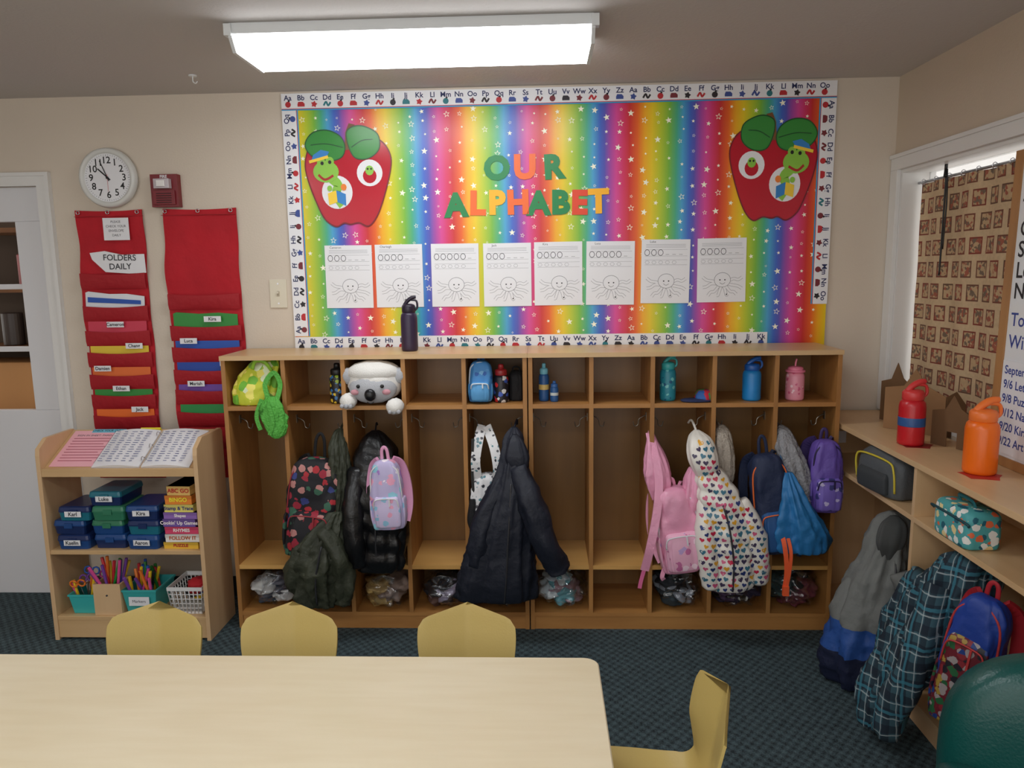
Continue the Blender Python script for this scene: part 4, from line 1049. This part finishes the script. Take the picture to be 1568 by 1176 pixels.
# ------------------------------------------------------------------ right shelf contents
gl = M_("grey_lunch", (84, 88, 92), .6, bs=60, bst=.3)
mb = MB(); mb.M = T(1.31, -.66, .719) @ RZ(pi/2+.15)
mb.soft([(0, 0, 0, .10, .055), (.01, 0, 0, .125, .075), (.07, 0, 0, .13, .08), (.13, 0, 0, .12, .075), (.165, 0, 0, .08, .05)], gl, e=4.5, fold=.06)
mb.tube([(-.118, .07, .03), (-.118, .078, .11), (-.08, .076, .138), (.08, .076, .138), (.118, .078, .11), (.118, .07, .03)], .004, M_("zip_yellow", (210, 190, 60), .5), 6)
mb.soft([(.012, 0, .076, .08, .006), (.02, 0, .08, .088, .014), (.07, 0, .082, .088, .016), (.09, 0, .078, .08, .006)], M_("lunch_mesh", (56, 60, 64), .8), e=4)
mb.finish("grey_lunch_box")
tlm = spots("teal_print", (80, 166, 170), [(240, 240, 235), (230, 110, 70), (240, 220, 160), (30, 100, 120), (240, 240, 235)], 40, .5, .6)
mb = MB(); mb.M = T(1.30, -1.17, .719) @ RZ(pi/2)
mb.soft([(0, 0, 0, .085, .045), (.008, 0, 0, .095, .055), (.05, 0, 0, .098, .057), (.10, 0, 0, .095, .055), (.115, 0, 0, .08, .042)], tlm, e=6, fold=.03)
mb.tube([(-.096, .05, .075), (-.09, .058, .085), (.09, .058, .085), (.096, .05, .075)], .004, M_("zip_teal_d", (20, 70, 80), .5), 6)
mb.tube([(-.04, 0, .113), (-.035, .01, .135), (.035, .01, .135), (.04, 0, .113)], .006, M_("teal_handle", (30, 110, 120), .5), 8, .5)
mb.finish("teal_lunch_box")

g1 = M_("coat_grey", (112, 114, 112), .75, bs=45, bst=.35); g2 = M_("coat_blue", (36, 78, 150), .6, bs=45, bst=.35); g3 = M_("coat_navy", (22, 30, 60), .65, bs=45, bst=.35)
band = lambda t, u: g1 if t > .36 else (g2 if t > .27 else g3)
mb = MB(); mb.M = T(.015, 0, 0) @ SC(1, 1, .95)
mb.soft([(.004, 1.19, -.76, .07, .06), (.02, 1.185, -.76, .115, .10), (.14, 1.18, -.76, .13, .115), (.28, 1.20, -.75, .125, .115), (.42, 1.225, -.74, .11, .10), (.52, 1.25, -.73, .08, .08), (.60, 1.265, -.72, .07, .07), (.66, 1.28, -.71, .055, .055), (.69, 1.285, -.70, .015, .015)], band, e=2.3, fold=.32, ff=2.6, fz=4, wr=.1, puff=.04, pstep=.12, seed=12)
sb = lambda t, u: g1 if t < .6 else (g2 if t < .85 else g3)
mb.tube([(1.26, -.84, .5), (1.30, -.89, .36), (1.31, -.89, .2), (1.30, -.875, .1)], [.035, .05, .05, .042], sb, 18, ns=.3)
mb.tube([(1.15, -.72, .42), (1.105, -.74, .3), (1.10, -.76, .16)], [.03, .045, .04], sb, 18, ns=.3, seed=3)
mb.tube([(1.225, -.87, .05), (1.22, -.875, .25), (1.24, -.85, .42), (1.255, -.80, .55)], .004, zipm, 6)
mb.soft([(.53, 1.235, -.785, .02, .01), (.6, 1.24, -.79, .05, .02), (.66, 1.255, -.77, .045, .02), (.685, 1.27, -.74, .015, .01)], M_("coat_lining", (70, 72, 72), .8), e=2.2, fold=.2)
mb.finish("winter_coat")
pl = plaid("plaid_flannel")
mb = MB()
mb.soft([(.05, 1.10, -1.10, .03, .03), (.065, 1.10, -1.10, .055, .06), (.16, 1.12, -1.10, .07, .09), (.28, 1.17, -1.11, .08, .1), (.40, 1.22, -1.13, .09, .1), (.52, 1.27, -1.15, .09, .1), (.60, 1.30, -1.17, .08, .085), (.66, 1.32, -1.18, .06, .06), (.685, 1.33, -1.18, .02, .02)], pl, e=2.3, fold=.4, ff=3, fz=5, wr=.12, seed=21)
mb.tube([(1.22, -1.2, .58), (1.16, -1.23, .42), (1.11, -1.22, .24), (1.075, -1.20, .09)], [.04, .052, .048, .042], pl, 18, ns=.35)
mb.tube([(1.25, -1.04, .55), (1.19, -1.0, .38), (1.16, -1.0, .2)], [.04, .045, .04], pl, 18, ns=.35, seed=2)
mb.finish("plaid_flannel_jacket")
hero = spots("superhero_print", (110, 28, 42), [(30, 60, 130), (170, 140, 60), (40, 100, 60), (160, 150, 150), (30, 30, 40), (140, 40, 50)], 50, .6, .5)
backpack("superhero_backpack", T(1.25, -1.385, .63) @ RZ(radians(-55)) @ RY(radians(8)), .15, .42, .10, M_("hero_blue", (28, 62, 150), .5, bs=50, bst=.2), hero, M_("hero_strap", (176, 32, 44), .6), M_("zip_hero", (190, 60, 60), .5), loop=.04, pocket_h=.66, fold=.2)
mb = MB()
mb.ribbon([(1.14, -1.42, .2), (1.12, -1.46, .1), (1.16, -1.5, .012), (1.22, -1.46, .006), (1.16, -1.40, .006), (1.20, -1.35, .006)], .025, .004, M_("hero_strap", (0, 0, 0)), up=(0, 0, 1))
mb.soft([(.002, 1.23, -1.36, .03, .02), (.008, 1.23, -1.36, .06, .035), (.016, 1.23, -1.36, .03, .02)], M_("orange_strap", (0, 0, 0)), e=3, fold=.3)
mb.finish("loose_backpack_strap")

# ------------------------------------------------------------------ window, curtain, sill things
def tr(q):
    q.box(XC-.018, XC, -1.96, -.003, 1.965, 2.03, trimm); q.box(XC-.018, XC, -.066, -.003, .915, 1.965, trimm); q.box(XC-.026, XC-.018, -1.96, -.003, 2.014, 2.03, trimm)
    q.box(XC-.018, XC, -1.96, -1.9, .915, 1.965, trimm)
one("trim_2", tr, bevel=.002)
def wi(q):
    q.box(XC, XC+.14, -1.9, -.065, .92, .935, trimm); q.box(XC, XC+.14, -1.9, -.065, 1.95, 1.965, trimm)
    q.box(XC, XC+.14, -.08, -.065, .935, 1.95, trimm); q.box(XC, XC+.14, -1.9, -1.885, .935, 1.95, trimm)
    for y in (-.98,): q.box(XC+.10, XC+.13, y-.02, y+.02, .935, 1.95, trimm)
    g, nt, b = newmat("window_glass"); b.inputs["Alpha"].default_value = .25; b.inputs["Roughness"].default_value = .05; b.inputs["Base Color"].default_value = (.8, .85, .9, 1)
    q.box(XC+.112, XC+.116, -1.885, -.08, .935, 1.95, g)
one("window_1", wi)
m, nt, b = newmat("curtain_print")
tc = N(nt, "ShaderNodeTexCoord"); sp = N(nt, "ShaderNodeSeparateXYZ"); cb = N(nt, "ShaderNodeCombineXYZ")
nt.links.new(tc.outputs["Object"], sp.inputs[0]); nt.links.new(sp.outputs[1], cb.inputs[0]); nt.links.new(sp.outputs[2], cb.inputs[1])
def brick(c1, c2, mo, w, h, ms, off):
    k = N(nt, "ShaderNodeTexBrick"); k.inputs["Color1"].default_value = C(*c1); k.inputs["Color2"].default_value = C(*c2); k.inputs["Mortar"].default_value = C(*mo)
    k.inputs["Scale"].default_value = 1; k.inputs["Brick Width"].default_value = w; k.inputs["Row Height"].default_value = h; k.inputs["Mortar Size"].default_value = ms; k.offset = off
    nt.links.new(cb.outputs[0], k.inputs["Vector"]); return k
kb = (.088, .088)
k1 = brick((112, 84, 64), (140, 60, 48), (216, 188, 150), kb[0], kb[1], .013, .5)
k2 = brick((0, 0, 0), (0, 0, 0), (255, 255, 255), kb[0], kb[1], .019, .5)
v = N(nt, "ShaderNodeTexVoronoi"); v.inputs["Scale"].default_value = 85; nt.links.new(cb.outputs[0], v.inputs["Vector"])
sc_ = N(nt, "ShaderNodeSeparateColor"); nt.links.new(v.outputs["Color"], sc_.inputs[0])
cr = N(nt, "ShaderNodeValToRGB"); cr.color_ramp.interpolation = 'CONSTANT'
cr.color_ramp.elements[0].color = C(204, 172, 132); cr.color_ramp.elements[1].position = .5; cr.color_ramp.elements[1].color = C(172, 100, 78)
e = cr.color_ramp.elements.new(.75); e.color = C(128, 108, 90)
nt.links.new(sc_.outputs[0], cr.inputs[0])
mx = N(nt, "ShaderNodeMix", data_type='RGBA')
nt.links.new(k2.outputs["Fac"], mx.inputs[0]); nt.links.new(cr.outputs[0], mx.inputs[6]); nt.links.new(k1.outputs[0], mx.inputs[7])
nz = N(nt, "ShaderNodeTexNoise"); nz.inputs["Scale"].default_value = 60; nt.links.new(cb.outputs[0], nz.inputs["Vector"])
mx2 = N(nt, "ShaderNodeMix", data_type='RGBA', blend_type='MULTIPLY'); mx2.inputs[0].default_value = .3
nt.links.new(mx.outputs[2], mx2.inputs[6]); nt.links.new(nz.outputs["Fac"], mx2.inputs[7])
nt.links.new(mx2.outputs[2], b.inputs["Base Color"]); b.inputs["Roughness"].default_value = .9
curt = m
mb = MB(); R = []
for i in range(21):
    z = 1.90-.93*i/20
    R.append([Vector((XC+.075+.008*sin(j*.8)+.004*noise.noise(Vector((j*.3, i*.2, 0))), -.10-1.35*j/50, z-(.01*sin(j*.8) if i == 20 else 0))) for j in range(51)])
mb.rings(R, curt, True, False, closed=False)
mb.tube([(XC+.07, -.082, 1.905), (XC+.07, -1.88, 1.905)], .006, metal, 8, k=1)
for j in range(14): mb.tube([(XC+.07+.009*cos(a), -.12-j*.1, 1.905+.012*sin(a)) for a in [t*pi/4 for t in range(9)]], .0018, metal, 5, k=1)
mb.finish("window_curtain")
mb = MB(); mb.tube([(XC+.05, -.335, 1.93), (XC+.05, -.335, 1.8), (XC+.052, -.33, 1.55), (XC+.05, -.33, 1.52)], .0035, black, 6); mb.tube([(XC+.05, -.34, 1.93), (XC+.048, -.355, 1.8), (XC+.05, -.345, 1.62)], .003, black, 6)
mb.tube([(XC+.05, -.33, 1.95), (XC+.05, -.33, 1.93), (XC+.04, -.345, 1.9)], .006, black, 6); mb.finish("blind_cord")
card = M_("kraft_cardboard", (150, 112, 76), .85, var=.08); card2 = M_("kraft_dark", (112, 82, 54), .85, var=.1)
def cardhouse(y, w, h, rot, mt, x=1.50):
    mb = MB(); mb.M = T(x, y, .911) @ RZ(-pi/2+rot) @ RXa(pi/2)
    out = [(-w/2, 0), (-.02, 0), (-.02, h*.3), (.02, h*.3), (.02, 0), (w/2, 0), (w/2, h*.62), (w*.2, h*.75), (.0, h), (-w*.18, h*.72), (-w/2, h*.66)]
    mb.poly(out, .003, mt)
    mb.M = mb.M @ T(w/2, 0, 0) @ RY(radians(65)); mb.poly([(0, 0), (.08, 0), (.08, h*.5), (.04, h*.7), (0, h*.62)], .003, card2)
    return mb.finish("cardboard_house_craft")
cardhouse(-.30, .15, .25, .45, card2, 1.475); cardhouse(-.50, .24, .25, .6, card, 1.45); cardhouse(-.76, .16, .19, .45, card2, 1.46)

# whiteboard leaning on shelf against the wall
mb = MB(); WB = T(1.488, 0, .911) @ RY(radians(1.0))
wf = wood("easel_wood", (150, 104, 62), (190, 140, 88), 'Z'); wbm = M_("whiteboard", (232, 234, 238), .15)
y0, y1, H = -1.88, -.92, 1.0
mb.M = WB
mb.box(0, .022, y1-.035, y1, 0, H, wf); mb.box(0, .022, y0, y0+.035, 0, H, wf); mb.box(0, .022, y0+.035, y1-.035, H-.035, H, wf); mb.box(0, .022, y0+.035, y1-.035, 0, .03, wf)
mb.box(.006, .016, y0+.035, y1-.035, .03, H-.035, wbm)
FX = Matrix(((0, 0, -1, 0), (-1, 0, 0, 0), (0, 1, 0, 0), (0, 0, 0, 1)))
mkb = M_("marker_black", (24, 24, 30), .5); mkp = M_("marker_blue", (50, 70, 150), .5)
for k, (t, z) in enumerate([("Table Helper", .82), ("Calendar", .755), ("Shapes", .69), ("Letters", .625), ("Numbers", .56)]): mb.text(t, .07, mkb, T(.0055, -.97, z) @ FX, .001, 'LEFT')
mb.text("Today is", .06, mkp, T(.0055, -.97, .47) @ FX, .0006, 'LEFT'); mb.text("Windy", .06, mkp, T(.0055, -.97, .40) @ FX, .0006, 'LEFT')
mb.box(.003, .0055, -1.6, -.958, .04, .34, paper)
for k, t in enumerate(["September", "9/6 Letters", "9/8 Puzzle", "9/12 Name", "9/20 Kira", "9/22 Art"]): mb.text(t, .038, mkp, T(.0025, -.97, .31-k*.046) @ FX, .0006, 'LEFT')
mb.finish("whiteboard")

# ------------------------------------------------------------------ world + camera
w = bpy.data.worlds.new("World"); scene.world = w; w.use_nodes = True
w.node_tree.nodes["Background"].inputs[0].default_value = (1, .96, .91, 1)
w.node_tree.nodes["Background"].inputs[1].default_value = 1.42

F, yaw, pitch, roll, D, h = 1139.98, .0408, .1496, -.0146, 3.4177, 1.5561
f = Vector((-sin(yaw)*cos(pitch), cos(yaw)*cos(pitch), -sin(pitch)))
r0 = Vector((cos(yaw), sin(yaw), 0)); u0 = r0.cross(f)
r = r0*cos(roll)+u0*sin(roll); u = -r0*sin(roll)+u0*cos(roll)
cd = bpy.data.cameras.new("camera"); cam = bpy.data.objects.new("camera", cd); scene.collection.objects.link(cam)
cam.matrix_world = Matrix(((r.x, u.x, -f.x, 0), (r.y, u.y, -f.y, -D), (r.z, u.z, -f.z, h), (0, 0, 0, 1)))
cd.sensor_width = 36; cd.lens = F/1568*36; cd.clip_start = .05
scene.camera = cam
